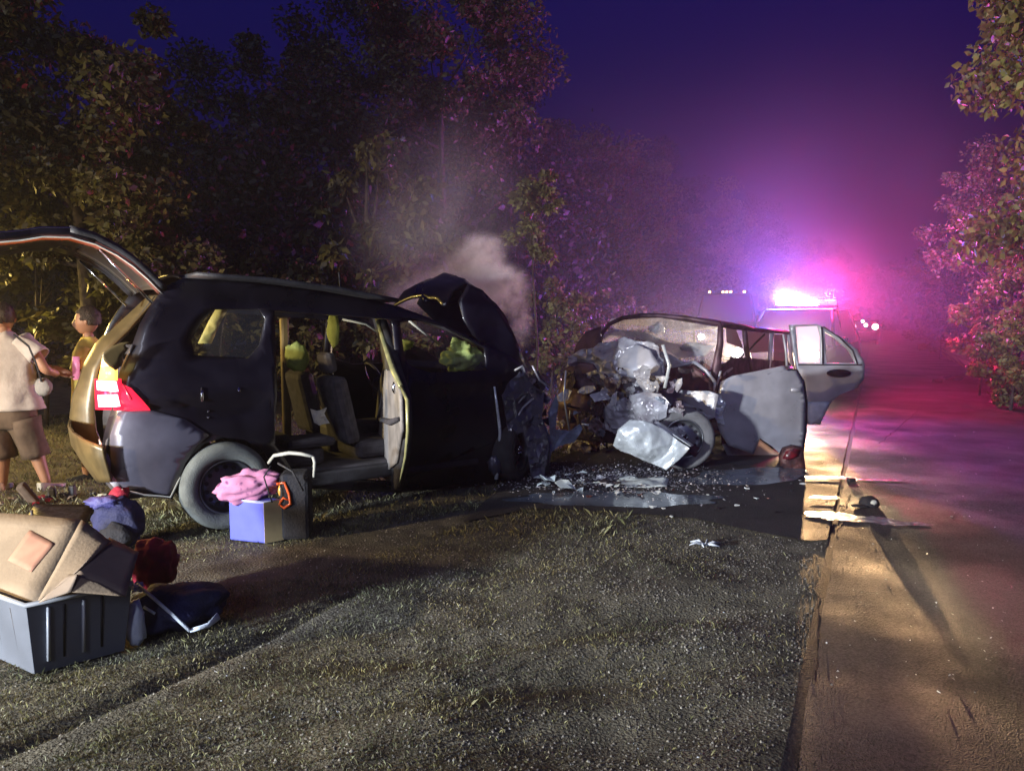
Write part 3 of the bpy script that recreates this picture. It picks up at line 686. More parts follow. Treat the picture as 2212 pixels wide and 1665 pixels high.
plate('pillar', B, [(428, 742), (452, 692), (466, 668), (492, 668), (474, 700), (456, 742)], M['yellow_lit_pillar'], bc, off=W - .40, thick=.03)['label'] = 'far rear pillar coloured as if lit yellow behind the quarter window'
# curtain airbags and front airbag (greenish)
blob('airbag', B.px(995, 772, .30), (.17, .13, .145), M['airbag'], bc, 4, .30, 3.2, 2.2, creased=True)['label'] = 'limp greenish airbag in the front window'
blob('airbag', B.px(872, 745, .9), (.10, .07, .06), M['airbag'], bc, 3, .3, 3, 5, creased=True)
tube('seat_belt', [B.px(880, 690, .35), B.px(915, 718, .4), B.px(950, 745, .45)], [.012, .012, .012], M['grey_plastic'], bc, 6)
tube('seat_belt', [B.px(740, 690, .5), B.px(790, 700, .5), B.px(828, 725, .5)], .010, M['grey_plastic'], bc, 6)
blob('airbag', B.px(720, 712, .55), (.055, .03, .16), M['airbag'], bc, 3, .15, 3, 8)['label'] = 'narrow yellow side airbag hanging in the door opening'
blob('airbag', B.px(640, 770, .75), (.10, .06, .14), M['airbag'], bc, 3, .2, 3, 9, creased=True)
# things in the door opening: child seat edge, white tag
bx('seat_base', (.55, .98), (.52, .60), (.16, .5), M['seat'], bev=.05)
plate('tissue', B, [(670, 882), (684, 886), (706, 880), (700, 892), (712, 912), (690, 916), (678, 910)], M['grey_plastic'], bc, off=.3, thick=.01, crum=.04, csc=9, edge=.04, smooth=False)
# rear: far jamb, inner lining, rear bumper
def rib(name, pts, off, r, m, flat=1.0, seg=8):
    return tube(name, [B.px(u, v, off) for u, v in pts], r, m, bc, seg, flat=flat)
jp = [(325, 628), (285, 668), (245, 705), (208, 742), (184, 785), (172, 820), (158, 855), (152, 900), (160, 945), (186, 985), (222, 1008)]
jw = [(352, 628), (318, 668), (276, 716), (240, 752), (214, 800), (206, 850), (204, 890), (208, 930), (222, 965), (240, 985), (250, 1005)]
def ribbon(name, A, Bp, oa, ob, m, parent=bc, thick=.02, sub=3, P=B, bulge=.03):
    vs, fs = [], []; n = len(A)
    q = []
    for i in range(n - 1):
        for k in range(sub):
            t = k / sub; q.append(tuple(((A[i][c] * (1 - t) + A[i + 1][c] * t), (Bp[i][c] * (1 - t) + Bp[i + 1][c] * t)) for c in (0, 1)))
    q.append(tuple((A[-1][c], Bp[-1][c]) for c in (0, 1)))
    m_ = 4
    for (u, v) in q:
        a = P.px(u[0], v[0], oa); b = P.px(u[1], v[1], ob)
        for j in range(m_ + 1):
            t = j / m_; vs.append(a.lerp(b, t) + P.e * (-bulge * 4 * t * (1 - t)))
    for i in range(len(q) - 1):
        for j in range(m_): b = i * (m_ + 1) + j; fs.append((b, b + 1, b + m_ + 2, b + m_ + 1))
    o = mobj(name, vs, fs, m, parent, True); solid(o, thick, 0); return o
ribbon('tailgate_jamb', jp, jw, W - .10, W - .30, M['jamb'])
ribbon('door_seal', [(333, 640), (292, 690), (252, 735), (222, 780), (206, 830), (200, 880), (202, 930), (215, 975)],
       [(338, 646), (298, 696), (258, 741), (228, 786), (212, 836), (206, 886), (208, 936), (221, 979)], W - .28, W - .28, M['charcoal'], thick=.03, bulge=0)
# inner lining of the boot opening, from far jamb to near pillar
ribbon('boot_lining', [(262, 745), (240, 800), (228, 850), (224, 900), (226, 950), (236, 1000)], [(286, 745), (262, 800), (250, 850), (244, 900), (232, 950), (222, 1000)], W - .35, .12, M['interior'], bulge=-.25)
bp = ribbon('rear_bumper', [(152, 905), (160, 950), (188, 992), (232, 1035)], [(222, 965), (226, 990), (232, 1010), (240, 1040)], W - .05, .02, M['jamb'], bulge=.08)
plate('bumper_fin', B, [(214, 948), (236, 985), (262, 1040), (256, 1062), (236, 1040), (220, 1000)], M['silver'], bc, offf=lambda a, h: tum(a, h) - .012, thick=.012)
plate('quarter_panel', B, [(256, 890), (320, 884), (400, 905), (452, 940), (425, 962), (400, 1000), (372, 1070), (268, 1056), (240, 1020), (238, 940)], M['sheen_black_paint'], bc, offf=lambda a, h: tum(a, h) - .018, thick=.012, edge=.1)  # lower rear quarter, its sheen carried by the lighter colour
rib('bumper_edge', [(262, 1058), (310, 1068), (368, 1074), (390, 1030)], -.01, .008, M['grey_plastic'])
# fuel cap, handles, reflex points on the side
for u, v in ((436, 852), (516, 852)):
    plate('door_handle', B, [(u - 2, v - 16), (u + 3, v - 14), (u + 3, v + 14), (u - 2, v + 16)], M['chrome'], bc, offf=lambda a, h: tum(a, h) - .02, thick=.01)
for v in (888, 902): blob('badge', B.px(450, v, tum(*B.sh(450, v)) - .02), .010, M['chrome'], bc, 1, 0)
# tail lamp
tl = plate('tail_lamp', B, [(246, 828), (262, 828), (283, 838), (324, 884), (250, 885), (242, 850)], M['taillamp_red'], bc, offf=lambda a, h: tum(a, h) - .03, thick=.03)
plate('lamp_edge', B, [(262, 830), (268, 830), (298, 884), (290, 884)], M['taillamp_dim'], tl, offf=lambda a, h: tum(a, h) - .05, thick=.01)
PB = Plane(*B.px(250, 850, .10).to_2d(), 36 - 62)
for nm, L, m in (('lamp_core', [(213, 822), (247, 824), (252, 846), (214, 842)], M['taillamp_hot']), ('lamp_core', [(215, 853), (250, 852), (256, 878), (217, 878)], M['taillamp_hot']),
                 ('lamp_core', [(226, 766), (252, 764), (250, 790), (222, 792)], M['taillamp_yellow']), ('lamp_core', [(222, 792), (250, 790), (250, 822), (216, 820)], M['taillamp_amber']),
                 ('lamp_body', [(208, 818), (258, 818), (262, 886), (210, 884)], M['taillamp_red'])):
    plate(nm, PB, L, m, tl, off=(-.03 if nm == 'lamp_core' else 0), thick=.03, edge=.2)
ribbon('lamp_surround', [(222, 762), (240, 748), (262, 740), (284, 738)], [(250, 800), (262, 790), (264, 770), (278, 752)], .02, .02, M['jamb'], thick=.01)
light('tail_glow', 'POINT', tuple(B.px(206, 850, .3) - B.e * .15), 3.5, (1.0, 0.04, 0.10), .04)
light('amber_glow', 'POINT', tuple(B.px(214, 790, .3) - B.e * .3), 26, (1.0, 0.42, 0.10), .04)
# raised tailgate: hinged at the rear roof edge, swung up past horizontal
hp = [(352, 628), (318, 594), (285, 565), (250, 541), (205, 518), (150, 503), (90, 502), (40, 510), (0, 513), (-120, 525), (-200, 545)]
def gate_loft(name, prof, m, parent, t0, t1, dz=0.0, thick=.03, smooth=True):
    vs, fs = [], []; n = 6; pr = []
    for i in range(len(prof) - 1):
        for k in range(3): pr.append(tuple(prof[i][q] * (1 - k / 3) + prof[i + 1][q] * k / 3 for q in (0, 1)))
    pr.append(prof[-1])
    for i, (u, v) in enumerate(pr):
        a, h = B.sh(u, v, .22)
        for j in range(n + 1):
            t = j / n; vs.append(B.w(a, h + dz + .03 * 4 * t * (1 - t), t0 + (t1 - t0) * t))
    for i in range(len(pr) - 1):
        for j in range(n): b = i * (n + 1) + j; fs.append((b, b + 1, b + n + 2, b + n + 1))
    o = mobj(name, vs, fs, m, parent, smooth); solid(o, thick, 0); return o
tg = gate_loft('tailgate', hp[4:], M['black_paint'], bc, .18, W - .18, thick=.05)
tg['label'] = 'tailgate swung up above the roof, red-lit underneath'
gate_loft('tailgate_window', hp[:5], M['glass'], tg, .3, W - .3, thick=.008)
M['gate_trim'] = mat('red_lit_gate_trim', (0.30, 0.10, 0.07), 0.45, var=.3, scale=6)  # orange-red tail lamp glow put into the trim colour
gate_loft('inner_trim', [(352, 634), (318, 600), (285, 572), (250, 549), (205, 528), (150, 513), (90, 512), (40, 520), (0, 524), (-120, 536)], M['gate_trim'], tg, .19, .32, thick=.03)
gate_loft('window_frame', hp[:6], M['charcoal'], tg, .18, .28, thick=.05)
gate_loft('window_frame', hp[:6], M['charcoal'], tg, W - .28, W - .18, thick=.05)
for dz, m in ((-.035, M['grey_plastic']), (.03, M['chrome'])):
    pts = [B.w(B.sh(u, v, .22)[0], B.sh(u, v, .22)[1] + dz, .185) for u, v in hp[(0 if dz < 0 else 4):]]
    tube('trim_strip', pts, .007, m, tg, 6)
tube('gas_strut', [B.w(*B.sh(330, 655, .3), .3), B.w(*B.sh(214, 540, .3), .3)], .012, M['chrome'], bc, 8)
tube('gas_strut', [B.w(*B.sh(330, 655, .3), W - .3), B.w(*B.sh(214, 540, .3), W - .3)], .012, M['chrome'], bc, 8)
# open rear passenger door, hinged at the centre pillar, seen nearly edge on
dh = B.px(868, 800, 0.0)
D = Plane(dh.x, dh.y, -82.0)
def dpx(u, v): return D.sh(u, v)
# door profile traced: real door 0.95 m deep
dd = Plane(*B.px(852, 860, .02).to_2d(), 36 - 108)
M['door_card'] = mat('door_card', (0.20, 0.18, 0.17), .6, var=.3, scale=6, bump=.2)
door_outer = [(806, 668), (818, 668), (838, 720), (858, 790), (870, 830), (880, 860), (882, 920), (878, 980), (868, 1030), (858, 1060), (848, 1040), (820, 1020), (808, 980), (818, 900), (826, 830), (836, 790), (828, 745)]
rd_ = plate('rear_door', dd, door_outer, M['charcoal'], bc, off=0, thick=.07, edge=.12); rd_['label'] = 'rear passenger door standing open towards the camera'
plate('door_card', dd, [(826, 880), (834, 800), (852, 800), (868, 850), (870, 930), (858, 1000), (840, 1015), (816, 985)], M['door_card'], rd_, off=-.05, thick=.03, edge=.1)
M['yellow_edge'] = mat('door_edge_paint', (0.30, 0.29, 0.14), 0.35, .2, var=.2)
tube('window_frame', [dd.px(u, v, -.05) for u, v in ((808, 668), (822, 715), (838, 765), (850, 800), (866, 835))], [.018, .022, .026, .028, .02], M['yellow_edge'], rd_, 8)
tube('door_edge', [dd.px(u, v, -.05) for u, v in ((866, 835), (880, 865), (881, 930), (876, 985), (862, 1050))], [.014, .016, .014, .012, .008], M['yellow_edge'], rd_, 8)
tube('door_edge', [dd.px(u, v, -.05) for u, v in ((836, 800), (824, 870), (812, 920), (808, 975))], [.012, .014, .012, .008], M['grey_plastic'], rd_, 8)
tube('door_pocket', [dd.px(u, v, -.08) for u, v in ((820, 905), (842, 912), (860, 905))], [.02, .028, .018], M['seat'], rd_, 8)
blob('latch', dd.px(852, 838, -.07), (.02, .02, .05), M['chrome'], rd_, 2, .2)
# near door panel gap lines, chrome strip at the wing, mirror stub
tube('fender_strip', [B.px(u, v, -.03) for u, v in ((1068, 835), (1074, 880), (1080, 930), (1078, 990), (1072, 1035))], [.010, .014, .016, .014, .02], M['bright'], bc, 8)
blob('wheel_arch_edge', B.px(1068, 1005, -.02), (.06, .03, .09), M['sheen_black_paint'], bc, 3, .3)
# wheels
wheel(B.w(0.0, .335, .02), -B.n, .335, .23, bc, M['tyre'], M['rim_dark'], holes=14, label='rear wheel with dusty tyre behind the pink bundle')
fwc = B.w(2.80, .31, .10)
wheel(fwc, -B.n * .85 + B.e * .5, .32, .22, bc, M['tyre_black'], M['rim_dark'], label='front wheel twisted outwards')
wheel(B.w(0.0, .335, W - .02), B.n, .335, .23, bc, M['tyre'], M['rim_dark'])
# crushed front: buckled bonnet, wings, rags of metal
bon = loft('bonnet', [(968, 655), (985, 622), (1010, 607), (1040, 622), (1072, 655), (1104, 705), (1128, 765), (1142, 815), (1158, 860), (1178, 900)], M['black_paint'], bc, .02, W - .30, crown=.08, n=20, thick=.02, crum=.075, csc=2.8, sub=4)
bon['label'] = 'bonnet buckled upwards into an arch'
plate('bonnet_underside', B, [(900, 655), (913, 622), (940, 605), (975, 600), (1012, 612), (1060, 650), (1085, 700), (1060, 750), (1000, 722), (940, 694)], M['charcoal'], bc, off=.75, thick=.02, crum=.08, csc=3.4, edge=.07)
ribbon('bonnet_lip', [(912, 622), (935, 606), (962, 598), (1005, 604)], [(918, 652), (945, 650), (975, 655), (1000, 650)], .95, .5, M['black_paint'], thick=.03)
plate('wing', B, [(1045, 745), (1020, 722), (1000, 690), (990, 650), (1010, 612), (1040, 626), (1072, 660), (1104, 712), (1130, 775), (1146, 830), (1176, 850), (1160, 910), (1165, 960), (1130, 930), (1100, 945), (1085, 985), (1066, 970), (1062, 860), (1066, 790)],
      M['black_paint'], bc, offf=lambda a, h: tum(a, h) + .02, thick=.02, crum=.05, csc=3, edge=.08)
plate('wing', B, [(1082, 850), (1120, 800), (1150, 830), (1176, 850), (1168, 900), (1185, 960), (1172, 1035), (1150, 1040), (1128, 930), (1100, 940)], M['sheen_black_paint'], bc, off=-.05, thick=.015, crum=.10, csc=5, edge=.06, smooth=False)
random.seed(3)
for i in range(26):
    u, v = random.uniform(1085, 1185), random.uniform(830, 1030); o_ = random.uniform(.0, .7)
    c = B.px(u, v, o_); n = random.choice([3, 4])
    p = [c + V((random.uniform(-.09, .09), random.uniform(-.09, .09), random.uniform(-.11, .11))) for _ in range(4)]
    solid(mobj('torn_metal', p, [(0, 1, 2), (0, 2, 3)], random.choice([M['dark_metal'], M['black_paint'], M['sheen_black_paint'], M['dark_metal'], M['silver_torn']]), bc), .008)
for pts in ([(1120, 870), (1150, 835), (1130, 860)], [(1100, 930), (1130, 880), (1152, 860)], [(1150, 790), (1165, 820), (1186, 838)], [(1112, 800), (1128, 790), (1140, 815)]):
    tube('bent_bar', [B.px(u, v, -.06) for u, v in pts], .011, M['silver_torn'], bc, 6)
bx('engine', (2.55, 3.0), (.32, .85), (.4, 1.35), M['dark_metal'], bev=.06)
plate('inner_wing', B, [(1140, 905), (1168, 905), (1186, 960), (1186, 1035), (1164, 1045), (1150, 985)], M['charcoal'], bc, off=.02, thick=.02, crum=.03)
# windscreen lying under the bonnet, far pillar
ribbon('windscreen', [(862, 668), (930, 694), (1000, 726), (1058, 756)], [(892, 690), (940, 706), (985, 722), (1030, 748)], .18, W - .18, M['glass_crack'], thick=.008, bulge=.04)
# pale blue torn front bumper of the black car
F1 = Plane(*B.w(3.12, 0, .1).to_2d(), 20)
M['bluish'] = mat('torn_bluish_plastic', (0.24, 0.29, 0.38), 0.38, .3, col2=(0.12, 0.12, 0.18), scale=7, rvar=.12, bump=.4, bscale=12)
for L, s in (([(1172, 905), (1188, 940), (1184, 890), (1200, 850), (1206, 870), (1198, 925), (1230, 930), (1252, 915), (1258, 925), (1240, 955), (1205, 962), (1190, 975), (1185, 1010), (1176, 1035), (1162, 985), (1160, 940)], 1),
             ([(1150, 960), (1168, 950), (1178, 1000), (1186, 1030), (1174, 1046), (1160, 1020)], 2)):
    plate('bumper_skin', F1, L, M['bluish'], bc, thick=.01, crum=.05, csc=6, seed=s, edge=.05, smooth=False)

# ============================================================ THE SILVER CAR (nose crushed, doors open)
sc_o = V((1.85, 7.9, 0)); ang = -38.0
e1 = V((math.cos(R(ang)), math.sin(R(ang)), 0)); e2 = V((-e1.y, e1.x, 0))
sv = empty('crashed_car', sc_o, 'silver crashed saloon with its nose torn open and two doors hanging wide', 'car')
def SP(y, base=sc_o): p = sc_o + e2 * y; return Plane(p.x, p.y, ang)       # plane across the car at distance y behind the wheel
SIDE = Plane(sc_o.x, sc_o.y, ang + 90)                                     # right-hand (viewer's) flank, runs away from us
SIDEm = Plane((sc_o - e1 * .18).x, (sc_o - e1 * .18).y, ang + 90)
fr = SP(-.15); mid = SP(.35); ws = SP(1.05)
# bonnet folded into a tall crumpled mass
def hump(P, cx, cy_, rx, ry, d):
    a0, h0 = P.sh(cx, cy_)
    return lambda a, h: -d * max(0.0, 1 - ((a - a0) / rx) ** 2 - ((h - h0) / ry) ** 2)
bo = plate('bonnet', mid, [(1222, 802), (1232, 770), (1262, 752), (1290, 748), (1300, 738), (1330, 738), (1352, 725), (1372, 730), (1400, 738), (1422, 752), (1432, 775), (1440, 800), (1436, 832), (1424, 838), (1400, 845), (1366, 850), (1330, 838), (1300, 850), (1262, 846), (1238, 836)],
           M['silver_torn'], sv, offf=hump(mid, 1370, 800, .62, .42, .14), thick=.012, crum=.13, csc=3.6, seed=3, edge=.022)
bo['label'] = 'bonnet crumpled into a pale mass'
plate('bonnet', SP(.30), [(1322, 845), (1330, 790), (1352, 752), (1380, 742), (1410, 756), (1432, 790), (1436, 828), (1412, 842), (1370, 846), (1345, 852)], M['silver'], sv, offf=hump(SP(.3), 1390, 800, .4, .35, .2), thick=.012, crum=.05, csc=3.3, seed=8, edge=.04)
M['red_dark_paint'] = mat('dark_red_wing', (0.13, 0.07, 0.095), 0.5, .3, col2=(0.03, 0.012, 0.02), scale=5, bump=.5, bscale=12)  # dark red with darker blotches
plate('wing', mid, [(1212, 825), (1222, 795), (1250, 780), (1285, 785), (1306, 810), (1310, 850), (1296, 880), (1300, 940), (1290, 1000), (1255, 1030), (1225, 1010), (1218, 940), (1208, 890)], M['red_dark_paint'], sv, offf=hump(mid, 1260, 860, .5, .6, .2), thick=.015, crum=.06, csc=3, seed=5, edge=.06)
plate('wing', SP(.5), [(1235, 790), (1246, 745), (1268, 715), (1300, 705), (1300, 760), (1290, 790)], M['red_dark_paint'], sv, thick=.015, crum=.04, edge=.06)
# fender on the viewer's right between bonnet and door, above the wheel
plate('wing', mid, [(1425, 842), (1460, 840), (1500, 842), (1540, 842), (1556, 850), (1548, 900), (1530, 905), (1505, 880), (1470, 880), (1450, 895), (1432, 870)], M['silver'], sv, off=.05, thick=.012, crum=.05, csc=3, seed=15, edge=.06)
plate('wing', fr, [(1366, 850), (1400, 846), (1430, 850), (1450, 868), (1440, 900), (1410, 915), (1392, 908), (1375, 885)], M['silver_torn'], sv, offf=hump(fr, 1410, 880, .3, .25, .12), thick=.012, crum=.07, csc=4, seed=11, edge=.04, smooth=False)
plate('wing', fr, [(1300, 890), (1322, 868), (1352, 858), (1384, 880), (1392, 905), (1370, 930), (1335, 935), (1310, 925)], M['silver_torn'], sv, off=-.02, thick=.012, crum=.08, csc=5, seed=12, edge=.04, smooth=False)
# bright torn bumper beam hanging in front of the wheel
bpn = Plane(*(sc_o - e2 * .42).to_2d(), -14)
bb = plate('bumper', bpn, [(1326, 960), (1338, 925), (1362, 905), (1392, 908), (1412, 915), (1450, 938), (1492, 966), (1470, 990), (1440, 1014), (1400, 998), (1362, 982), (1340, 975)], M['bright'], sv,
           offf=hump(bpn, 1380, 940, .35, .3, .16), thick=.012, crum=.05, csc=4.2, seed=21, edge=.02)
bb['label'] = 'torn pale bumper skin hanging in front of the wheel'
ribbon('bumper_lip', [(1412, 914), (1450, 936), (1492, 964)], [(1416, 908), (1455, 930), (1498, 962)], 0.0, .12, M['bright'], sv, P=bpn, thick=.01, bulge=0)
# wheel with ragged disc
wc = sc_o + V((-.01, 0, .335))
wax = (V((0, 0, CAM_H)) - wc); wax.z = 0; wax.normalize(); wax = (wax + V((.12, 0, 0.04))).normalized()
wheel(wc, wax, .335, .20, sv, M['tyre_dusty'], M['rim'], label='front wheel knocked outwards, facing the camera')
bb2 = plate('torn_liner', Plane(*(sc_o - wax * -0.13).to_2d(), 10), [(1462, 950), (1474, 946), (1530, 978), (1544, 976), (1520, 988), (1505, 990), (1478, 970)], M['red_dark_paint'], sv, thick=.01)
blob('spring_top', at(1461, 880, sc_o.y + .05), (.055, .05, .05), M['rust'], sv, 3, .2)
# engine bay bits
random.seed(11)
for i in range(60):
    u = random.uniform(1215, 1450); v = random.uniform(835, 1020) if u > 1290 else random.uniform(880, 1035)
    c = SP(random.uniform(-.2, .5)).px(u, v); s = random.uniform(.03, .10)
    p = [c + V((random.uniform(-s, s), random.uniform(-s, s), random.uniform(-s, s))) for _ in range(4)]
    solid(mobj('torn_metal', p, [(0, 1, 2), (0, 2, 3)], random.choice([M['dark_metal'], M['rust'], M['silver_torn'], M['dark_metal'], M['red_dark_paint'], M['bluish']]), sv), .008)
def scrap(P, u, v, su, sv, m, seed, off=0.0, par=sv, crum=.06):
    r_ = random.Random(seed); n = r_.randint(5, 8); L = []
    for k in range(n):
        a = 2 * math.pi * k / n + r_.uniform(-.3, .3); q = r_.uniform(.45, 1.15); L.append((u + math.cos(a) * su * q, v + math.sin(a) * sv * q))
    dx, dy = r_.uniform(-.8, .8), r_.uniform(-.8, .8); a0_, h0_ = P.sh(u, v)
    return plate('torn_panel', P, L, m, par, offf=lambda a, h: off + (a - a0_) * dx + (h - h0_) * dy, thick=.008, crum=crum, csc=8, seed=seed, edge=.03, smooth=False)
M['mauve_metal'] = mat('mauve_lit_metal', (0.26, 0.22, 0.26), 0.4, .2, col2=(0.12, 0.08, 0.11), scale=9, bump=.4, bscale=16)  # torn metal with mauve light put into its colour
for i in range(80):
    u = random.uniform(1262, 1480); v = random.uniform(800, 945) if u > 1300 else random.uniform(850, 945)
    scrap(SP(random.uniform(-.22, .25)), u, v, random.uniform(10, 34), random.uniform(8, 26), random.choice([M['silver_torn'], M['silver_torn'], M['silver'], M['mauve_metal'], M['dark_metal'], M['bluish'], M['bright']]), 100 + i)
for i in range(26):
    u = random.uniform(1210, 1300); v = random.uniform(775, 1015)
    scrap(SP(random.uniform(.0, .4)), u, v, random.uniform(10, 30), random.uniform(10, 34), random.choice([M['red_dark_paint'], M['mauve_metal'], M['mauve_metal'], M['silver_torn'], M['dark_metal']]), 200 + i)
for i in range(16):
    u = random.uniform(1300, 1430); v = random.uniform(690, 770)
    scrap(SP(random.uniform(1.15, 1.5)), u, v, random.uniform(10, 26), random.uniform(6, 18), random.choice([M['silver_torn'], M['mauve_metal'], M['airbag_white']]), 300 + i)
for pts in ([(1384, 862), (1404, 876), (1420, 905), (1428, 930)], [(1404, 876), (1432, 888), (1452, 900)], [(1300, 868), (1312, 890), (1305, 925)], [(1432, 745), (1446, 790), (1436, 838)], [(1222, 800), (1218, 860), (1230, 930)], [(1330, 895), (1352, 880), (1372, 905)]):
    tube('bent_rail', [SP(-.12).px(u, v) for u, v in pts], random.uniform(.010, .022), random.choice([M['bright'], M['silver']]), sv, 7, flat=.5)
for i in range(22):
    u = random.uniform(1085, 1180); v = random.uniform(800, 1030)
    scrap(Plane(*B.w(2.9, 0, random.uniform(-.05, .5)).to_2d(), 30), u, v, random.uniform(8, 24), random.uniform(10, 36), random.choice([M['sheen_black_paint'], M['black_paint'], M['dark_metal'], M['mauve_metal'], M['charcoal']]), 400 + i, par=bc)
for i in range(14):
    u = random.uniform(1220, 1440); v = random.uniform(860, 1000); P_ = SP(random.uniform(-.1, .4))
    p = P_.px(u, v); q = [p + V((random.uniform(-.15, .15), random.uniform(-.1, .1), random.uniform(-.12, .12))) for _ in range(2)]
    tube('hose', [p, q[0], q[1]], random.uniform(.008, .018), random.choice([M['dark_metal'], M['bright'], M['rust'], M['black_cloth']]), sv, 6)
def ebx(name, x, y, z, m, parent=sv, bev=.03):
    c = sc_o + e1 * ((x[0] + x[1]) / 2) + e2 * ((y[0] + y[1]) / 2) + V((0, 0, (z[0] + z[1]) / 2))
    return boxw(name, c, (x[1] - x[0], y[1] - y[0], z[1] - z[0]), m, parent, rz=R(ang), bev=bev)
ebx('engine', (-1.15, -.45), (.25, .75), (.25, .75), M['rust'])
ebx('radiator', (-1.35, -.3), (-.05, 0.02), (.18, .5), M['dark_metal'])
ebx('floor', (-1.55, -.08), (.8, 3.9), (.20, .28), M['interior'])
ebx('rear_seat', (-1.45, -.2), (2.75, 3.05), (.35, .98), M['seat'], bev=.08)
ebx('boot', (-1.55, -.06), (3.1, 4.0), (.30, .92), M['silver'], bev=.08)
for k in (-1.2, -.42):
    s = ebx('front_seat', (k - .24, k + .24), (1.55, 1.7), (.35, 1.0), M['seat'], bev=.07); ebx('headrest', (k - .12, k + .12), (1.58, 1.68), (1.02, 1.2), M['seat'], s, bev=.04)
for y in (3.5,):
    wheel(sc_o + e1 * -.1 + e2 * y + V((0, 0, .31)), e1, .31, .2, sv, M['tyre'], M['rim'])
    wheel(sc_o + e1 * -1.55 + e2 * y + V((0, 0, .31)), -e1, .31, .2, sv, M['tyre'], M['rim'])
# cabin frame: windscreen hoop, roof, pillars
hoop = [(1296, 745), (1300, 722), (1316, 700), (1345, 687), (1385, 681), (1430, 682), (1490, 688), (1556, 700)]
tube('windscreen_frame', [ws.px(u, v) for u, v in hoop], .028, M['red_dark_paint'], sv, 8)
tube('pillar', [ws.px(1556, 700), ws.px(1556, 740), ws.px(1546, 800), ws.px(1540, 842)], [.03, .04, .055, .05], M['red_dark_paint'], sv, 8)
bx2 = plate('scuttle', ws, [(1296, 750), (1310, 775), (1440, 790), (1480, 830), (1545, 850), (1560, 800), (1545, 805), (1500, 795), (1450, 765), (1400, 750), (1320, 742)], M['silver'], sv, thick=.02, crum=.04, edge=.07)
plate('windscreen', ws, [(1300, 728), (1318, 703), (1345, 691), (1430, 686), (1552, 706), (1550, 740), (1540, 800), (1480, 780), (1430, 752), (1400, 742), (1302, 745)], M['glass_crack'], sv, thick=.006, edge=.1, crum=.03, csc=4)
ws2 = SP(1.2)
plate('airbag', ws2, [(1306, 744), (1330, 726), (1380, 728), (1428, 745), (1440, 775), (1500, 770), (1530, 765), (1548, 745), (1490, 745), (1450, 738), (1400, 716), (1340, 712), (1308, 722)], M['airbag_white'], sv, thick=.03, crum=.05, edge=.06)
blob('airbag', ws2.px(1500, 750), (.16, .08, .06), M['airbag_white'], sv, 3, .3, 3, 4, creased=True)
lathe('steering_wheel', SP(1.25).px(1496, 772), e2 * -1 + V((0, 0, .5)), [(-.015, .165), (0, .18), (.015, .165), (0, .15), (-.015, .165)], M['charcoal'], sv, 24)
for pts in ([(1432, 800), (1462, 792), (1500, 782)], [(1500, 782), (1525, 800), (1545, 826)], [(1545, 826), (1540, 850), (1480, 845)]):
    tube('bent_rail', [SP(.9).px(u, v) for u, v in pts], .022, M['silver'], sv, 6)
plate('door_shut_panel', SP(.85), [(1436, 838), (1450, 795), (1500, 788), (1542, 830), (1540, 848), (1470, 845)], M['rust'], sv, thick=.02, crum=.04)
M['roof_dull'] = mat('dull_roof_paint', (0.30, 0.28, 0.31), 0.45, .4, var=.2)
# roof as a lofted sheet: front edge (hoop) to rear edge
rf = [(1316, 700), (1345, 687), (1385, 681), (1430, 682), (1490, 688), (1556, 700)]
vs, fs = [], []; nn = 8
rear = SP(3.0); flank = Plane((sc_o - e1 * .2).x, (sc_o - e1 * .2).y, ang + 90)
r1 = flank.px(1700, 716)
for i, (u, v) in enumerate(rf):
    t = i / (len(rf) - 1); a = ws.px(u, v); b = sc_o + e2 * 2.9 + e1 * (-1.35 + 1.15 * t) + V((0, 0, r1.z + .06 * 4 * t * (1 - t)))
    for j in range(nn + 1): k = j / nn; vs.append(a.lerp(b, k) + V((0, 0, .04 * 4 * k * (1 - k))))
for i in range(len(rf) - 1):
    for j in range(nn): q = i * (nn + 1) + j; fs.append((q, q + 1, q + nn + 2, q + nn + 1))
solid(mobj('roof', vs, fs, M['roof_dull'], sv, True), .025)
# flank window frames, traced on the flank plane
def fl(u, v): return flank.px(u, v)
tube('roof_rail', [fl(1558, 702), fl(1600, 708), fl(1650, 713), fl(1702, 718)], [.035, .035, .035, .03], M['red_dark_paint'], sv, 8)
tube('pillar', [fl(1608, 710), fl(1612, 750), fl(1622, 800), fl(1628, 850)], [.035, .035, .04, .04], M['red_dark_paint'], sv, 8)
tube('pillar', [fl(1668, 716), fl(1664, 760), fl(1660, 800), fl(1660, 840)], [.03, .03, .03, .03], M['silver'], sv, 8)
tube('pillar', [fl(1704, 718), fl(1708, 760), fl(1714, 800)], [.03, .032, .035], M['silver'], sv, 8)
tube('seat_belt', [fl(1652, 722), fl(1628, 745), fl(1616, 760)], [.018] * 3, M['charcoal'], sv, 6, flat=.4)
tube('seat_belt', [fl(1606, 765), fl(1580, 795), fl(1550, 818)], [.024, .028, .03], M['silver'], sv, 6, flat=.5)
plate('window', flank, [(1568, 708), (1590, 712), (1604, 748), (1602, 752), (1570, 740)], M['glass_dust'], sv, thick=.005)
plate('window', flank, [(1612, 716), (1662, 716), (1660, 760), (1620, 762)], M['glass_dust'], sv, thick=.005)
plate('window', flank, [(1672, 722), (1700, 722), (1702, 790), (1670, 786)], M['glass_dust'], sv, thick=.005)
plate('body_side', flank, [(1560, 850), (1555, 800), (1580, 770), (1640, 775), (1700, 780), (1716, 800), (1716, 900), (1700, 930), (1560, 960)], M['red_dark_paint'], sv, thick=.02, crum=.02)
tube('rear_window_bar', [SP(2.9).px(1500, 715), SP(2.9).px(1500, 760)], .02, M['charcoal'], sv, 6)
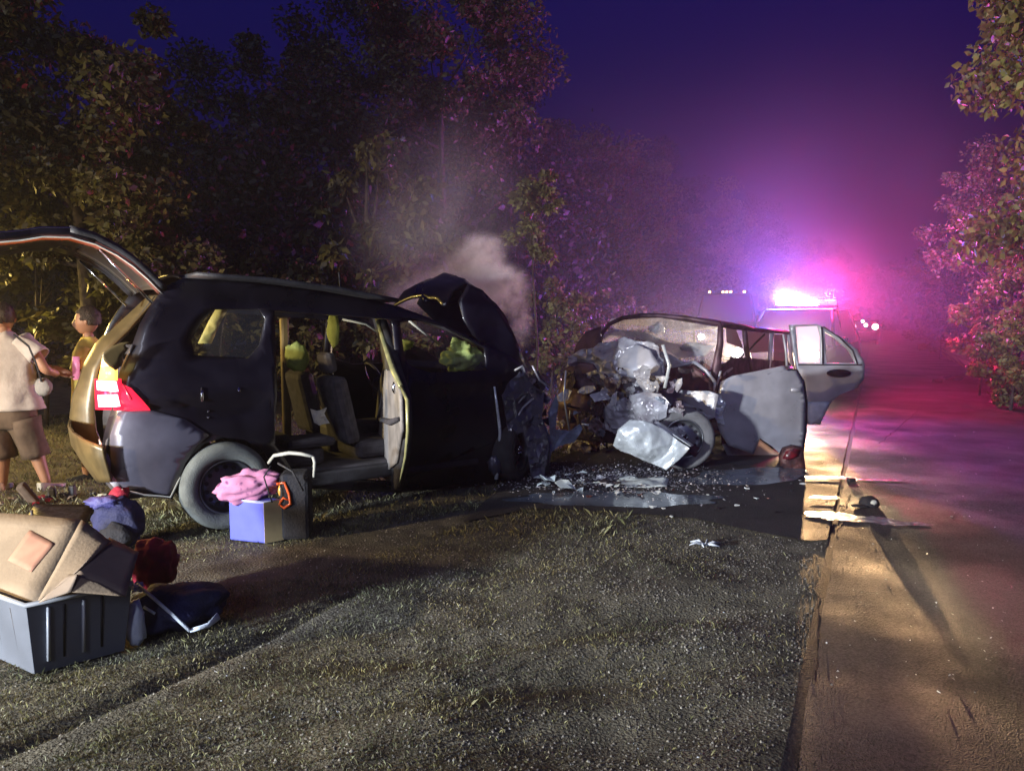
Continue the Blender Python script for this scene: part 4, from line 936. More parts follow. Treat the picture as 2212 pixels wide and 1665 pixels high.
# front door: silver skin with a bent leading edge, hinged wide open
hd = gnd(1541, 1010); fd = Plane(sc_o.x + .46, sc_o.y + .62, 2.0)
def fdb(a, h): return -.06 * math.sin(max(0, min(1, (a + .02) / 1.05)) * math.pi) - .03 * math.sin(max(0, min(1, h)) * math.pi)
fo_ = [(1546, 905), (1556, 880), (1552, 850), (1556, 825), (1580, 812), (1640, 800), (1690, 790), (1700, 800), (1718, 800), (1732, 825), (1738, 870), (1736, 930), (1730, 975), (1715, 988), (1690, 985), (1670, 965), (1640, 945), (1626, 980), (1600, 970), (1572, 960), (1556, 935)]
dr = plate('front_door', fd, fo_, M['silver'], sv, offf=fdb, thick=.05, edge=.07, crum=.012, csc=2)
dr['label'] = 'silver front door pushed open, its skin facing the camera'
plate('bent_edge', fd, [(1544, 860), (1556, 850), (1568, 870), (1560, 890), (1566, 915), (1550, 912), (1540, 885)], M['bright'], dr, off=-.07, thick=.01, crum=.06, csc=7, edge=.03, smooth=False)
tube('door_edge', [fd.px(u, v, .0) for u, v in ((1700, 800), (1720, 800), (1735, 825), (1741, 870), (1739, 930), (1732, 978), (1718, 990))], [.014, .018, .02, .02, .022, .024, .016], M['charcoal'], dr, 8)
plate('door_handle', fd, [(1708, 838), (1732, 838), (1732, 846), (1708, 846)], M['silver'], dr, off=-.09, thick=.02)
tube('door_window_frame', [fd.px(u, v) for u, v in ((1700, 795), (1698, 760), (1692, 722))], .014, M['silver'], dr, 6)
plate('door_sill', fd, [(1560, 960), (1640, 948), (1690, 985), (1640, 1000), (1572, 985)], M['roof_dull'], sv, off=.15, thick=.02, crum=.03)
# rear door: further back, pale, with window, quarter light and black handle recess
rdp = Plane(3.6, 9.7, 0.0)
ro = [(1705, 702), (1762, 700), (1778, 706), (1815, 728), (1850, 755), (1866, 785), (1864, 820), (1848, 838), (1812, 852), (1794, 868), (1782, 890), (1770, 916), (1744, 916), (1738, 880), (1722, 800), (1714, 760)]
w1 = [(1717, 706), (1766, 704), (1772, 728), (1772, 784), (1724, 784)]
w2 = [(1780, 716), (1800, 728), (1832, 756), (1848, 784), (1784, 784)]
rdoor = plate('rear_door', rdp, ro, M['silver'], sv, [w1, w2], thick=.05, edge=.12)
rdoor['label'] = 'rear door hanging open with a glaring headlamp behind its window'
plate('window', rdp, w1, M['glass_dust'], rdoor, off=.01, thick=.005)
plate('window', rdp, w2, M['glass'], rdoor, off=.01, thick=.005)
tube('window_seal', [rdp.px(u, v, -.03) for u, v in ((1779, 706), (1815, 730), (1842, 757), (1852, 786))], .010, M['charcoal'], rdoor, 6)
tube('window_seal', [rdp.px(u, v, -.03) for u, v in ((1724, 788), (1780, 788), (1862, 788))], .008, M['charcoal'], rdoor, 6)
tube('window_bar', [rdp.px(u, v, -.03) for u, v in ((1775, 706), (1777, 745), (1778, 786))], .012, M['charcoal'], rdoor, 6)
h_ = [(1798 + 26 + 26 * math.cos(k * math.pi / 8) - 12, 806 + 8.5 * math.sin(k * math.pi / 8)) for k in range(16)]
plate('handle', rdp, h_, M['black_cloth'], rdoor, off=-.04, thick=.02, edge=.2)
plate('lower_trim', rdp, [(1744, 868), (1792, 868), (1782, 890), (1770, 915), (1746, 915)], M['white_cloth'], rdoor, off=-.035, thick=.015)
# dark lamp unit torn out, under the door
tlp = Plane(*gnd(1712, 1010).to_2d(), -10)
M['red_glass'] = mat('broken_red_lens', (.16, .01, .02), .3, col2=(.04, .01, .012), scale=14)
tu = empty('lamp_unit', gnd(1712, 1010), 'dark red broken lamp unit lying under the open silver front door', 'lamp')
plate('housing', tlp, [(1686, 1005), (1684, 985), (1692, 968), (1712, 962), (1732, 966), (1738, 1012), (1715, 1018)], M['rust'], tu, thick=.14, edge=.1)
plate('lens', tlp, [(1690, 990), (1698, 974), (1714, 968), (1728, 970), (1724, 984), (1706, 992)], M['red_glass'], tu, off=-.08, thick=.01, crum=.02)
M['taillamp_dim'].node_tree.nodes['Principled BSDF'].inputs['Emission Strength'].default_value = .12
M['tint'] = dusty_glass('tinted_glass', 0.997, (0.05, 0.05, 0.06))
# ============================================================ POLICE VEHICLE behind the silver car
def vehicle(name, cx, cy_, yaw, L, Wd, H, hood, label, cat, m, group=None, roofh=None):
    """generic car facing the camera; yaw: direction of travel"""
    f = V((math.cos(yaw), math.sin(yaw), 0)); r = V((f.y, -f.x, 0)); c = V((cx, cy_, 0))
    e = empty(name, c, label, cat, group)
    w_ = lambda a, b, z: c + f * a + r * b + V((0, 0, z))
    h2 = Wd / 2
    def ring(a, zlo, zhi, wl, wh): return [w_(a, -wl, zlo), w_(a, -wl, zhi * .75 + zlo * .25), w_(a, -wh, zhi), w_(a, wh, zhi), w_(a, wl, zhi * .75 + zlo * .25), w_(a, wl, zlo)]
    secs = [ring(L / 2, .35, .78, h2 * .86, h2 * .80), ring(L / 2 - .12, .25, hood - .08, h2 * .97, h2 * .88), ring(L / 2 - 1.15, .25, hood, h2, h2 * .92), ring(L / 2 - 1.3, .25, hood + .02, h2, h2 * .95),
            ring(-L / 2 + .2, .25, hood + .05, h2, h2 * .95), ring(-L / 2, .35, hood - .1, h2 * .9, h2 * .85)]
    vs = [p for s in secs for p in s]; fs = []
    for i in range(len(secs) - 1):
        for k in range(6): a, b = i * 6 + k, i * 6 + (k + 1) % 6; fs.append((a, b, b + 6, a + 6))
    fs += [tuple(range(6))[::-1], tuple(range(len(vs) - 6, len(vs)))]
    bevel(mobj('body', vs, fs, m, e), .05, 3)
    c0 = [(L / 2 - 1.25, hood, .94), (L / 2 - 1.95, H - .03, .74), (L / 2 - 2.5, H, .75), (-L / 2 + .7, H, .75), (-L / 2 + .15, hood, .94)]
    vs, fs = [], []
    for a, z, k in c0: vs += [w_(a, -h2 * k, z), w_(a, h2 * k, z)]
    roof = mobj('roof', vs[2:8], [(0, 1, 3, 2), (2, 3, 5, 4)], m, e); solid(roof, .06)
    mobj('windscreen', vs[0:4], [(0, 1, 3, 2)], M['tint'], e); mobj('rear_window', vs[6:10], [(0, 1, 3, 2)], M['tint'], e)
    for s in (0, 1):
        tube('pillar', [vs[s], vs[2 + s]], .035, m, e, 6); tube('pillar', [vs[8 + s], vs[6 + s]], .05, m, e, 6)
        mp = vs[4 + s]; tube('pillar', [mp, mp + (vs[s] - vs[2 + s]).normalized() * 0 + V((0, 0, hood - H)) + r * (.12 if s else -.12)], .04, m, e, 6)
        sgn = 1 if s else -1
        mobj('side_window', [vs[s], vs[2 + s], vs[6 + s], vs[8 + s]], [(0, 1, 2, 3)], M['tint'], e)
        blob('mirror', w_(L / 2 - 1.45, sgn * (h2 + .10), hood + .12), (.10, .07, .08), m, e, 2, .05)
        for a in (L / 2 - .85, -L / 2 + .9): wheel(w_(a, sgn * (h2 - .12), .36), r * sgn, .36, .24, e, M['tyre'], M['rim'])
    bevel(mobj('grille', [w_(L / 2 + .02, -h2 * .45, .55), w_(L / 2 + .02, h2 * .45, .55), w_(L / 2, h2 * .5, .8), w_(L / 2, -h2 * .5, .8)], [(0, 1, 2, 3)], M['charcoal'], e), .01)
    return e, w_, f, r, h2
def lampdisc(name, c, d, r, m, e):
    return lathe(name, c, d, [(-.05, r * 1.05), (0, r), (.02, r * .8), (.03, r * .4), (.032, .001)], m, e, 20)
M['headlamp'] = mat('lit_headlamp', (1, 1, .9), .3, emit=(1.0, 0.93, 0.80), es=60)
M['police_paint'] = mat('dark_patrol_paint', (0.006, 0.006, 0.010), .7, 0.0, spec=.2)
pv, w_, f, r, h2 = vehicle('police_car', 6.45, 16.6, R(-123), 4.7, 1.9, 1.82, 1.05, 'dark patrol car with blue and red roof light bar facing the camera', 'patrol car', M['police_paint'])
for s in (-1, 1):
    c = w_(2.36, s * h2 * .76, .92); lampdisc('headlight', c, f, .11, M['headlamp'], pv)
    light('headlight_beam', 'SPOT', tuple(c + f * .12), 2300, (1.0, 0.76, 0.45), .09, tuple(c + f * 10 + V((0, 0, .7)) + r * s * .3), 58, 1.0)
c = w_(2.40, -h2 * .70, .38); lampdisc('extra_lamp', c, f, .07, M['headlamp'], pv); lampdisc('extra_lamp', w_(2.40, h2 * .70, .38), f, .07, M['headlamp'], pv)  # low lamps added to the patrol car as sources for the road strip
light('added_low_beam', 'SPOT', tuple(c + f * .08), 11500, (1.0, 0.60, 0.28), .04, (1.45, 3.4, .40), 11, 1.0)  # narrow low beam added to throw the warm strip on the near road
M['blue_lamp'] = mat('blue_beacon', (.1, .15, 1), .2, emit=(0.08, 0.20, 1.0), es=26)
M['red_lamp'] = mat('red_beacon', (1, .05, .1), .2, emit=(1.0, 0.03, 0.12), es=14)
M['white_lamp'] = mat('white_beacon', (1, 1, 1), .2, emit=(0.88, 0.92, 1.0), es=60)
lb = boxw('light_bar', w_(-.45, 0, 1.90), (.28, 1.34, .05), M['charcoal'], pv, rz=math.atan2(f.y, f.x))
for k in range(7):
    s = (k - 3) * .185; m_ = [M['red_lamp'], M['red_lamp'], M['white_lamp'], M['white_lamp'], M['white_lamp'], M['blue_lamp'], M['blue_lamp']][k]
    boxw('beacon', w_(-.45, s, 1.985), (.26, .175, .11), m_, lb, rz=math.atan2(f.y, f.x), bev=.03)
light('blue_beacon', 'POINT', tuple(w_(-.42, .50, 2.20)), 2700, (0.12, 0.14, 1.0), .12)
light('red_beacon', 'POINT', tuple(w_(-.42, -.50, 2.20)), 2300, (1.0, 0.03, 0.18), .12)
BAR = (w_, f, r)
# truck with marker lamps on its cab roof, behind
tx, ty_ = 8.35, 26.0; tr, w2_, f2, r2, hh = vehicle('rescue_truck', tx, ty_ + 3, R(-106), 6.5, 2.3, 2.55, 1.5, 'dark truck behind the patrol car with a row of amber roof marker lamps', 'truck', M['police_paint'])
M['marker'] = mat('marker_lamp', (1, .7, .3), .3, emit=(1.0, .62, .22), es=14)
for s in (-.62, -.14, 0, .14, .62): boxw('marker_lamp', w2_(1.25, s, 2.63), (.08, .075, .06), M['marker'], tr, rz=math.atan2(f2.y, f2.x))
for s in (-1, 1):
    c = w2_(3.28, s * hh * .72, 1.0); lampdisc('headlight', c, f2, .10, M['headlamp'], tr)
light('truck_beam', 'SPOT', tuple(w2_(3.42, 0, 1.1)), 800, (1.0, 0.74, 0.36), .15, (0.6, 17.5, 0.2), 70, .9)
boxw('box_body', w2_(-1.2, 0, 1.75), (3.6, 2.25, 1.5), M['police_paint'], tr, rz=math.atan2(f2.y, f2.x))
# far car down the road
dv, w3_, f3, r3, h3 = vehicle('parked_car', 23.8, 50, R(-118), 4.3, 1.8, 1.5, .95, 'distant car far down the road with its lamps lit', 'car', M['police_paint'])
M['far_lamp'] = mat('far_headlamp', (1, 1, .9), .3, emit=(1.0, .85, .70), es=22)
for s in (-1, 1): lampdisc('headlight', w3_(2.16, s * h3 * .72, 1.15), f3, .17, M['far_lamp'], dv)
lampdisc('extra_lamp', w3_(2.16, -.1, 1.25), f3, .10, M['far_lamp'], dv); lampdisc('extra_lamp', w3_(2.16, .1, 1.5), f3, .08, M['far_lamp'], dv)

# ============================================================ PEOPLE
def head(c, yawdir, m, parent, s=1.0, hairm=M['hair'], back=False):
    """c centre; yawdir unit vector the face looks to"""
    d = V(yawdir).normalized(); up = V((0, 0, 1)); sd_ = up.cross(d)
    bm = bmesh.new(); bmesh.ops.create_icosphere(bm, subdivisions=4, radius=1)
    for v in bm.verts:
        q = v.co.copy(); x, y, z = q.x, q.y, q.z         # x forward
        rx, ry, rz = .098, .076, .118
        if z < -.2: k = 1 + (z + .2) * .42; ry *= k; 
        px_, py_, pz_ = x * rx, y * ry, z * rz
        if x > 0:
            px_ += .022 * math.exp(-((y * 4.2) ** 2) - ((z + .12) * 4.2) ** 2)        # nose
            px_ += .007 * math.exp(-((y * 2.2) ** 2) - ((z + .48) * 7) ** 2)          # lips
            px_ -= .010 * (math.exp(-((y - .36) * 5) ** 2 - ((z - .12) * 6) ** 2) + math.exp(-((y + .36) * 5) ** 2 - ((z - .12) * 6) ** 2))
            px_ += .008 * math.exp(-((y * 2) ** 2) - ((z + .85) * 6) ** 2)            # chin
        v.co = V(c) + (d * px_ + sd_ * py_ + up * pz_) * s
    o = bobj('head', bm, m, parent, True)
    for k in (-1, 1): blob('ear', V(c) + (sd_ * k * .078 - d * .012 - up * .005) * s, (.016 * s, .012 * s, .032 * s), m, o, 2, .1)
    for k in (-1, 1): blob('eye', V(c) + (d * .083 + sd_ * k * .030 + up * .012) * s, (.011 * s, .011 * s, .006 * s), M['hair'], o, 2, 0)
    bm = bmesh.new(); bmesh.ops.create_icosphere(bm, subdivisions=4, radius=1)
    for v in list(bm.verts):
        x, y, z = v.co; k = 1 + .10 * mn.noise(v.co * 6) + .07 * mn.noise(v.co * 17)
        v.co = V(c) + (d * (x * .106 * k - .006) + sd_ * y * .085 * k + up * (z * .126 * k + .004)) * s
        v.index = -1
    kill = []
    for v in bm.verts:
        q = (v.co - V(c)) / s; lx, lz = q.dot(d), q.z
        if (lx > .035 and lz < .062) or lz < -.045 or (lx > -.02 and lz < .0): kill.append(v)
    bmesh.ops.delete(bm, geom=kill, context='VERTS')
    solid(bobj('hair', bm, hairm, o, True), .012)
    return o
def hand(w0, dirv, m, parent, side, s=1.0, curl=.5):
    d = V(dirv).normalized(); a = V((0, 0, 1)) if abs(d.z) < .8 else V((0, 1, 0)); sdv = d.cross(a).normalized(); nv = sdv.cross(d)
    w0 = V(w0); pts = [w0, w0 + d * .05 * s, w0 + d * .09 * s]; ed = [(0, 1), (1, 2)]; rad = [(.026 * s, .020 * s), (.036 * s, .016 * s), (.036 * s, .014 * s)]
    o = skinned('palm', pts, ed, rad, m, parent, 0, 1)
    for i, ln in enumerate((.068, .078, .072, .055)):
        b = w0 + d * .085 * s + sdv * ((i - 1.5) * .019 * s); p1 = b + d * ln * .45 * s + nv * curl * .012; p2 = p1 + (d * (1 - curl * .6) + nv * curl).normalized() * ln * .32 * s; p3 = p2 + (d * (1 - curl) + nv * curl * 1.3).normalized() * ln * .26 * s
        tube('finger', [b, p1, p2, p3], [.0095 * s, .009 * s, .008 * s, .005 * s], m, o, 7)
    b = w0 + d * .03 * s - sdv * side * .028 * s; tube('thumb', [b, b + (d * .5 - sdv * side + nv * .3).normalized() * .032 * s, b + (d * 1.1 - sdv * side * .6 + nv * .6).normalized() * .062 * s], [.012 * s, .010 * s, .006 * s], m, o, 7)
    return o
def shoe(p, d, parent, m=M['black_cloth']):
    d = V(d).normalized(); p = V(p); s = V((-d.y, d.x, 0)); vs = []
    prof = [(-.09, .03, .09), (-.05, .038, .085), (.02, .042, .065), (.09, .047, .05), (.15, .04, .04), (.18, .02, .03)]
    for a, w2, h in prof: vs += [p + d * a - s * w2, p + d * a - s * w2 * .9 + V((0, 0, h)), p + d * a + s * w2 * .9 + V((0, 0, h)), p + d * a + s * w2]
    fs = [(3, 2, 1, 0), (20, 21, 22, 23)]
    for i in range(5):
        for k in range(4): a, b = i * 4 + k, i * 4 + (k + 1) % 4; fs.append((a, b, b + 4, a + 4))
    o = mobj('shoe', vs, fs, m, parent, True); bevel(o, .008); return o
def garment(name, rings, m, parent, seg=28, fold=.012, fsc=9, thick=.008, ax=V((1, 0, 0)), seed=0.0):
    """cloth lofted through elliptical rings (centre, half-width, half-depth), open at both ends, with folds"""
    pr = []
    for i in range(len(rings) - 1):
        for k in range(4):
            t = k / 4; a, b = rings[i], rings[i + 1]; pr.append((a[0].lerp(b[0], t), a[1] + (b[1] - a[1]) * t, a[2] + (b[2] - a[2]) * t))
    pr.append(rings[-1]); vs, fs = [], []
    for i, (c, rx, ry) in enumerate(pr):
        t = (pr[min(i + 1, len(pr) - 1)][0] - pr[max(0, i - 1)][0]).normalized(); x = (ax - t * ax.dot(t)).normalized(); y = t.cross(x)
        for k in range(seg):
            an = 2 * math.pi * k / seg; p = c + x * math.cos(an) * rx + y * math.sin(an) * ry
            q = V((p.x * fsc * 1.2, p.y * fsc, p.z * fsc * .35 + seed)); f_ = mn.noise(q) * fold + mn.noise(q * 2.3) * fold * .5
            vs.append(p + (p - c).normalized() * f_)
    for i in range(len(pr) - 1):
        for k in range(seg): a, b = i * seg + k, i * seg + (k + 1) % seg; fs.append((a, b, b + seg, a + seg))
    o = mobj(name, vs, fs, m, parent, True); solid(o, thick, 0); return o
# man in a pale shirt, back turned, seen from behind
Y1 = 6.85
def A(u, v, dy=0.0): return at(u, v, Y1 + dy)
p1 = empty('person', gnd(60, 1064), 'man with back turned in pale shirt and brown knee shorts at the left edge', 'person')
head(A(9, 688, .03), (-.35, 1, -.15), M['skin'], p1, 1.10)
pel = A(22, 885); che = A(10, 775); nk = A(9, 728, .0); hb = A(9, 700)
shR, shL = A(60, 738), A(-42, 738); elR, haR = A(98, 800, -.03), A(128, 808, .14)
elL, haL = A(-78, 815), A(-66, 880, .1)
hipR, knR, anR = A(58, 905), A(80, 985, .03), A(103, 1048, .02)
hipL, knL, anL = A(-12, 905), A(6, 990, .0), A(4, 1056, .02)
skinned('body', [pel, che, nk, hb, shR, elR, haR, shL, elL, haL, hipR, knR, anR, hipL, knL, anL],
        [(0, 1), (1, 2), (2, 3), (1, 4), (4, 5), (5, 6), (1, 7), (7, 8), (8, 9), (0, 10), (10, 11), (11, 12), (0, 13), (13, 14), (14, 15)],
        [.14, .15, .060, .056, .060, .046, .030, .060, .046, .030, .10, .068, .040, .10, .068, .040], M['skin'], p1)
hand(haR, (.6, .7, -.35), M['skin'], p1, 1); hand(haL, (0.1, .2, -1), M['skin'], p1, -1)
sh_ = garment('shirt', [(A(9, 717, .01), .065, .062), (A(9, 726), .11, .085), (A(9, 742), .215, .12), (A(10, 770), .25, .145), (A(14, 815), .245, .155), (A(18, 855), .262, .165), (A(20, 884), .30, .18)], M['shirt_pale'], p1, fold=.035)
for (a_, b_, sgn) in ((A(46, 734), A(86, 770, -.01), 1), (A(-28, 734), A(-72, 776), -1)):
    garment('sleeve', [(a_, .095, .09), (a_.lerp(b_, .5), .088, .088), (b_, .092, .092)], M['shirt_pale'], sh_, seg=18, fold=.010, ax=V((0, 1, 0)), seed=sgn)
so_ = garment('shorts', [(A(20, 868), .215, .15), (A(21, 895), .235, .165), (A(22, 922), .24, .16)], M['shorts'], p1, fold=.012)
for rr_s in (((A(52, 905), .14, .14), (A(66, 945, .01), .125, .13), (A(78, 986, .02), .118, .12)), ((A(-8, 905), .14, .14), (A(0, 945), .125, .13), (A(5, 988), .118, .12))):
    garment('trouser_leg', list(rr_s), M['shorts'], so_, seg=20, fold=.028, seed=rr_s[0][0].x)
M['strap'] = mat('grey_strap', (.22, .21, .20), .8, var=.2, bump=.3)
sb_ = blob('shoulder_bag', A(94, 836, -.13), (.075, .05, .085), M['strap'], None, 3, .12, 3, 1); tag(sb_, 'small grey shoulder bag at the right hip of the man in shorts', 'bag')
tube('strap', [A(30, 722, -.12), A(62, 748, -.17), A(78, 785, -.19), A(90, 825, -.17)], .012, M['black_cloth'], sb_, 6, flat=.4)
shoe((anR.x, anR.y, .0), (.35, .9, 0), p1, M['grey_plastic']); shoe((anL.x, anL.y, .0), (-.2, 1, 0), p1, M['grey_plastic'])
# second person, face in profile, behind the open boot
Y2 = 7.35
def A2(u, v, dy=0.0): return at(u, v, Y2 + dy)
g2 = gnd(196, 1038)
p2 = empty('person', g2, 'youth seen in profile, head bent, between the man in shorts and the tailgate', 'person')
head(A2(187, 693), (-.95, -.28, -.10), M['skin'], p2, 1.12)
b2 = [A2(198, 885), A2(197, 800), A2(193, 748), A2(190, 715), A2(172, 758, -.14), A2(168, 815, -.2), A2(112, 792, -.26), A2(222, 762, .12), A2(230, 830, .15), A2(222, 880, .1), A2(186, 895, -.08), A2(186, 965, -.05), A2(188, 1030, -.02), A2(208, 895, .08), A2(206, 965, .06), A2(206, 1028, .05)]
skinned('body', b2, [(0, 1), (1, 2), (2, 3), (1, 4), (4, 5), (5, 6), (1, 7), (7, 8), (8, 9), (0, 10), (10, 11), (11, 12), (0, 13), (13, 14), (14, 15)],
        [.12, .12, .055, .052, .048, .040, .027, .048, .040, .027, .085, .058, .038, .085, .058, .038], M['skin'], p2)
hand(b2[6], (-1, 0, .25), M['skin'], p2, 1); hand(b2[9], (0, .1, -1), M['skin'], p2, -1)
M['shirt_yellow_lit'] = mat('yellow_lit_shirt', (.70, .56, .12), .85, var=.1, bump=.4, bscale=9)  # yellow light falling on the shirt put into its colour
ts_ = garment('shirt', [(A2(191, 728), .06, .06), (A2(192, 740), .10, .09), (A2(194, 760), .15, .13), (A2(197, 800), .17, .145), (A2(198, 880), .185, .155)], M['shirt_yellow_lit'], p2, fold=.016, ax=V((.5, .85, 0)))
garment('sleeve', [(A2(180, 752, -.10), .07, .07), (A2(168, 800, -.18), .068, .068)], M['shirt_yellow_lit'], ts_, seg=16, fold=.01, ax=V((0, 1, 0)))
ss_ = garment('shorts', [(A2(198, 865), .165, .14), (A2(198, 915), .175, .15)], M['shorts'], p2)
for u_ in (186, 208): garment('trouser_leg', [(A2(u_, 900), .105, .11), (A2(u_, 978), .095, .10)], M['shorts'], ss_, seg=16)
shoe((b2[12].x, b2[12].y, 0), (-.8, -.5, 0), p2); shoe((b2[15].x, b2[15].y, 0), (-.8, -.3, 0), p2)
ph = tube('wristband', [A2(164, 770, -.28), A2(164, 793, -.28), A2(165, 820, -.28)], [.034, .036, .034], mat('pink_glow', (.8, .25, .4), .4, emit=(1, .3, .5), es=.2), None, 10, flat=.4)  # faint emission added so the strip shines
tag(ph, 'pink strip with a faint added glow at the elbow of the youth by the tailgate', 'strip')

# ============================================================ LUGGAGE ON THE GRASS
def quad3(name, pts, m, parent=None, thick=.004, crum=0.0, n=6, csc=6, seed=0, sag=0.0):
    a, b, c, d = [V(p) for p in pts]; vs, fs = [], []
    for i in range(n + 1):
        for j in range(n + 1):
            s, t = i / n, j / n; p = (a.lerp(b, s)).lerp(d.lerp(c, s), t)
            if crum: k = crease(p, crum, csc, seed); p = p + V((k * .4, k * .4, k))
            p = p - V((0, 0, sag * 4 * s * (1 - s) * 1)); vs.append(p)
    for i in range(n):
        for j in range(n): q = i * (n + 1) + j; fs.append((q, q + n + 1, q + n + 2, q + 1))
    o = mobj(name, vs, fs, m, parent, True); solid(o, thick, 0); return o
# grey tote with ribs and open cardboard on top
c0 = gnd(75, 1455); cr = gnd(268, 1404); cl_ = gnd(-115, 1385)
ax = (cr - c0); ax.z = 0; ay = (cl_ - c0); ay.z = 0
LX = .66; ax.normalize(); LY = .52; ay = V((-ax.y, ax.x, 0)) * 1.0
ay = V((-.86, .5, 0)).normalized()
LX = (cr - c0).length
Hh = .335
tt = empty('storage_tote', c0, 'grey ribbed plastic tote with an opened cardboard box on top at the lower left', 'tote')
def tp(a, b, z): return c0 + ax * a + ay * b + V((0, 0, z))
vs = [tp(0, 0, 0), tp(LX, 0, 0), tp(LX, LY, 0), tp(0, LY, 0), tp(-.03, -.03, Hh), tp(LX + .03, -.03, Hh), tp(LX + .03, LY + .03, Hh), tp(-.03, LY + .03, Hh)]
o = mobj('tote_body', vs, [(3, 2, 1, 0), (0, 1, 5, 4), (1, 2, 6, 5), (2, 3, 7, 6), (3, 0, 4, 7)], M['tote'], tt); solid(o, .006, 0); bevel(o, .012)
M['tote_rib'] = mat('grey_plastic_rib', (0.30, 0.32, 0.36), .45)
for k in (.14, .52):
    tube('rib', [tp(LX * k, -.012, .05), tp(LX * k, -.035, Hh - .03)], .009, M['tote_rib'], tt, 6)
for k in (.30, .72):
    tube('rib', [tp(LX * k, .002, .05), tp(LX * k, -.024, Hh - .03)], .016, M['charcoal'], tt, 6, flat=.3)
for k in (.22, .5):
    tube('rib', [tp(-.004, LY * k, .06), tp(-.028, LY * k, Hh - .04)], .003, M['charcoal'], tt, 6)
rim_ = [tp(-.035, LY, Hh), tp(-.035, -.035, Hh), tp(LX + .035, -.035, Hh)]
tube('rim', rim_, .012, M['tote_rib'], tt, 6)
bxo = empty('cardboard_box', tp(0, 0, Hh), 'worn brown cardboard box with bent flaps resting in the grey tote', 'box')
def cp(u, v, Y): return at(u, v, Y)
yc = c0.y
quad3('flap', [cp(-160, 1262, yc + .42), cp(80, 1300, yc - .01), cp(176, 1122, yc + .42), cp(-70, 1102, yc + .75)], M['cardboard'], bxo, .005, .004)
fa, fb, fc_, fd_ = cp(-160, 1262, yc + .42), cp(80, 1300, yc - .01), cp(176, 1122, yc + .42), cp(-70, 1102, yc + .75)
def fq(s_, t_): return (fa.lerp(fb, s_)).lerp(fd_.lerp(fc_, s_), t_) + V((0, -.003, .005))
quad3('faded_print', [fq(.60, .40), fq(.84, .30), fq(.90, .66), fq(.64, .80)], M['cardboard_print'], bxo, .001)
quad3('flap', [cp(80, 1300, yc - .01), cp(160, 1240, yc + .06), cp(240, 1168, yc + .36), cp(176, 1122, yc + .42)], M['cardboard'], bxo, .005, .01)
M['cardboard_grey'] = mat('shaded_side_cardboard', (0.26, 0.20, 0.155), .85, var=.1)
quad3('flap', [cp(84, 1301, yc - .02), cp(154, 1278, yc + .00), cp(168, 1240, yc + .04), cp(150, 1240, yc + .08)], M['cardboard_grey'], bxo, .005)
quad3('side_panel', [cp(156, 1240, yc + .06), cp(272, 1288, yc + .08), cp(300, 1192, yc + .40), cp(236, 1160, yc + .40)], M['cardboard_grey'], bxo, .005, .01)
quad3('flap', [cp(150, 1278, yc + .0), cp(272, 1288, yc + .075), cp(210, 1258, yc + .07), cp(158, 1240, yc + .05)], M['cardboard'], bxo, .004)
# dark rucksack behind the box
rk = empty('rucksack', gnd(250, 1182), 'black rucksack standing behind the cardboard box under the tail of the black car', 'bag')
blob('bag_body', gnd(250, 1182) + V((0, .05, .16)), (.17, .12, .19), M['navy_cloth'], rk, 4, .2, 3, 1, floor=.0)
blob('bag_pocket', gnd(256, 1182) + V((.02, -.06, .10)), (.11, .05, .09), M['black_cloth'], rk, 3, .2, 3, 2, floor=.0)
blob('bag_top', gnd(235, 1182) + V((-.02, .02, .32)), (.12, .08, .045), mat('purple_blue_cloth', (.06, .06, .22), .6, bump=.4), rk, 3, .35, 4, 6, creased=True)
blob('red_patch', gnd(245, 1182) + V((.02, .08, .37)), (.07, .05, .04), M['red_cloth'], rk, 3, .3, 4, 7, creased=True)
# red cloth + dark bag with pale straps right of the tote
rc = blob('red_jacket', gnd(318, 1310) + V((.0, .10, .21)), (.125, .13, .15), M['red_cloth'], None, 4, .14, 3.5, 3.3, creased=True); tag(rc, 'crumpled dark red jacket lying on the navy bag beside the tote', 'jacket')
db = empty('holdall', gnd(360, 1370), 'navy holdall with pale blue straps beside the grey tote', 'bag')
blob('bag_body', gnd(350, 1372) + V((.02, .14, .095)), (.25, .17, .12), M['navy_cloth'], db, 4, .22, 3, 5, rz=.35, floor=.0)
blob('side_pocket', gnd(300, 1386) + V((0, -.03, .105)), (.050, .035, .125), M['white_cloth'], db, 3, .2, 4, 6, floor=.0)
tube('strap', [at(296, 1262, 3.70), at(330, 1290, 3.64), at(370, 1325, 3.60), at(410, 1362, 3.58)], [.011, .013, .012, .013], M['white_cloth'], db, 6, flat=.4)
tube('strap', [at(410, 1362, 3.58), at(450, 1350, 3.62), at(472, 1330, 3.68)], [.010, .014, .022], M['white_cloth'], db, 6, flat=.4)
tube('strap', [at(310, 1310, 3.6), at(335, 1325, 3.6)], [.008, .008], M['white_cloth'], db, 6, flat=.4)
blob('strap_knot', at(296, 1268, 3.70), (.035, .03, .022), M['white_cloth'], db, 3, .5, 5, 2, creased=True, smooth=False)
blob('tag', gnd(385, 1362) + V((0, 0, .03)), (.045, .02, .022), M['white_cloth'], db, 3, .4, 5, 9, creased=True, smooth=False)
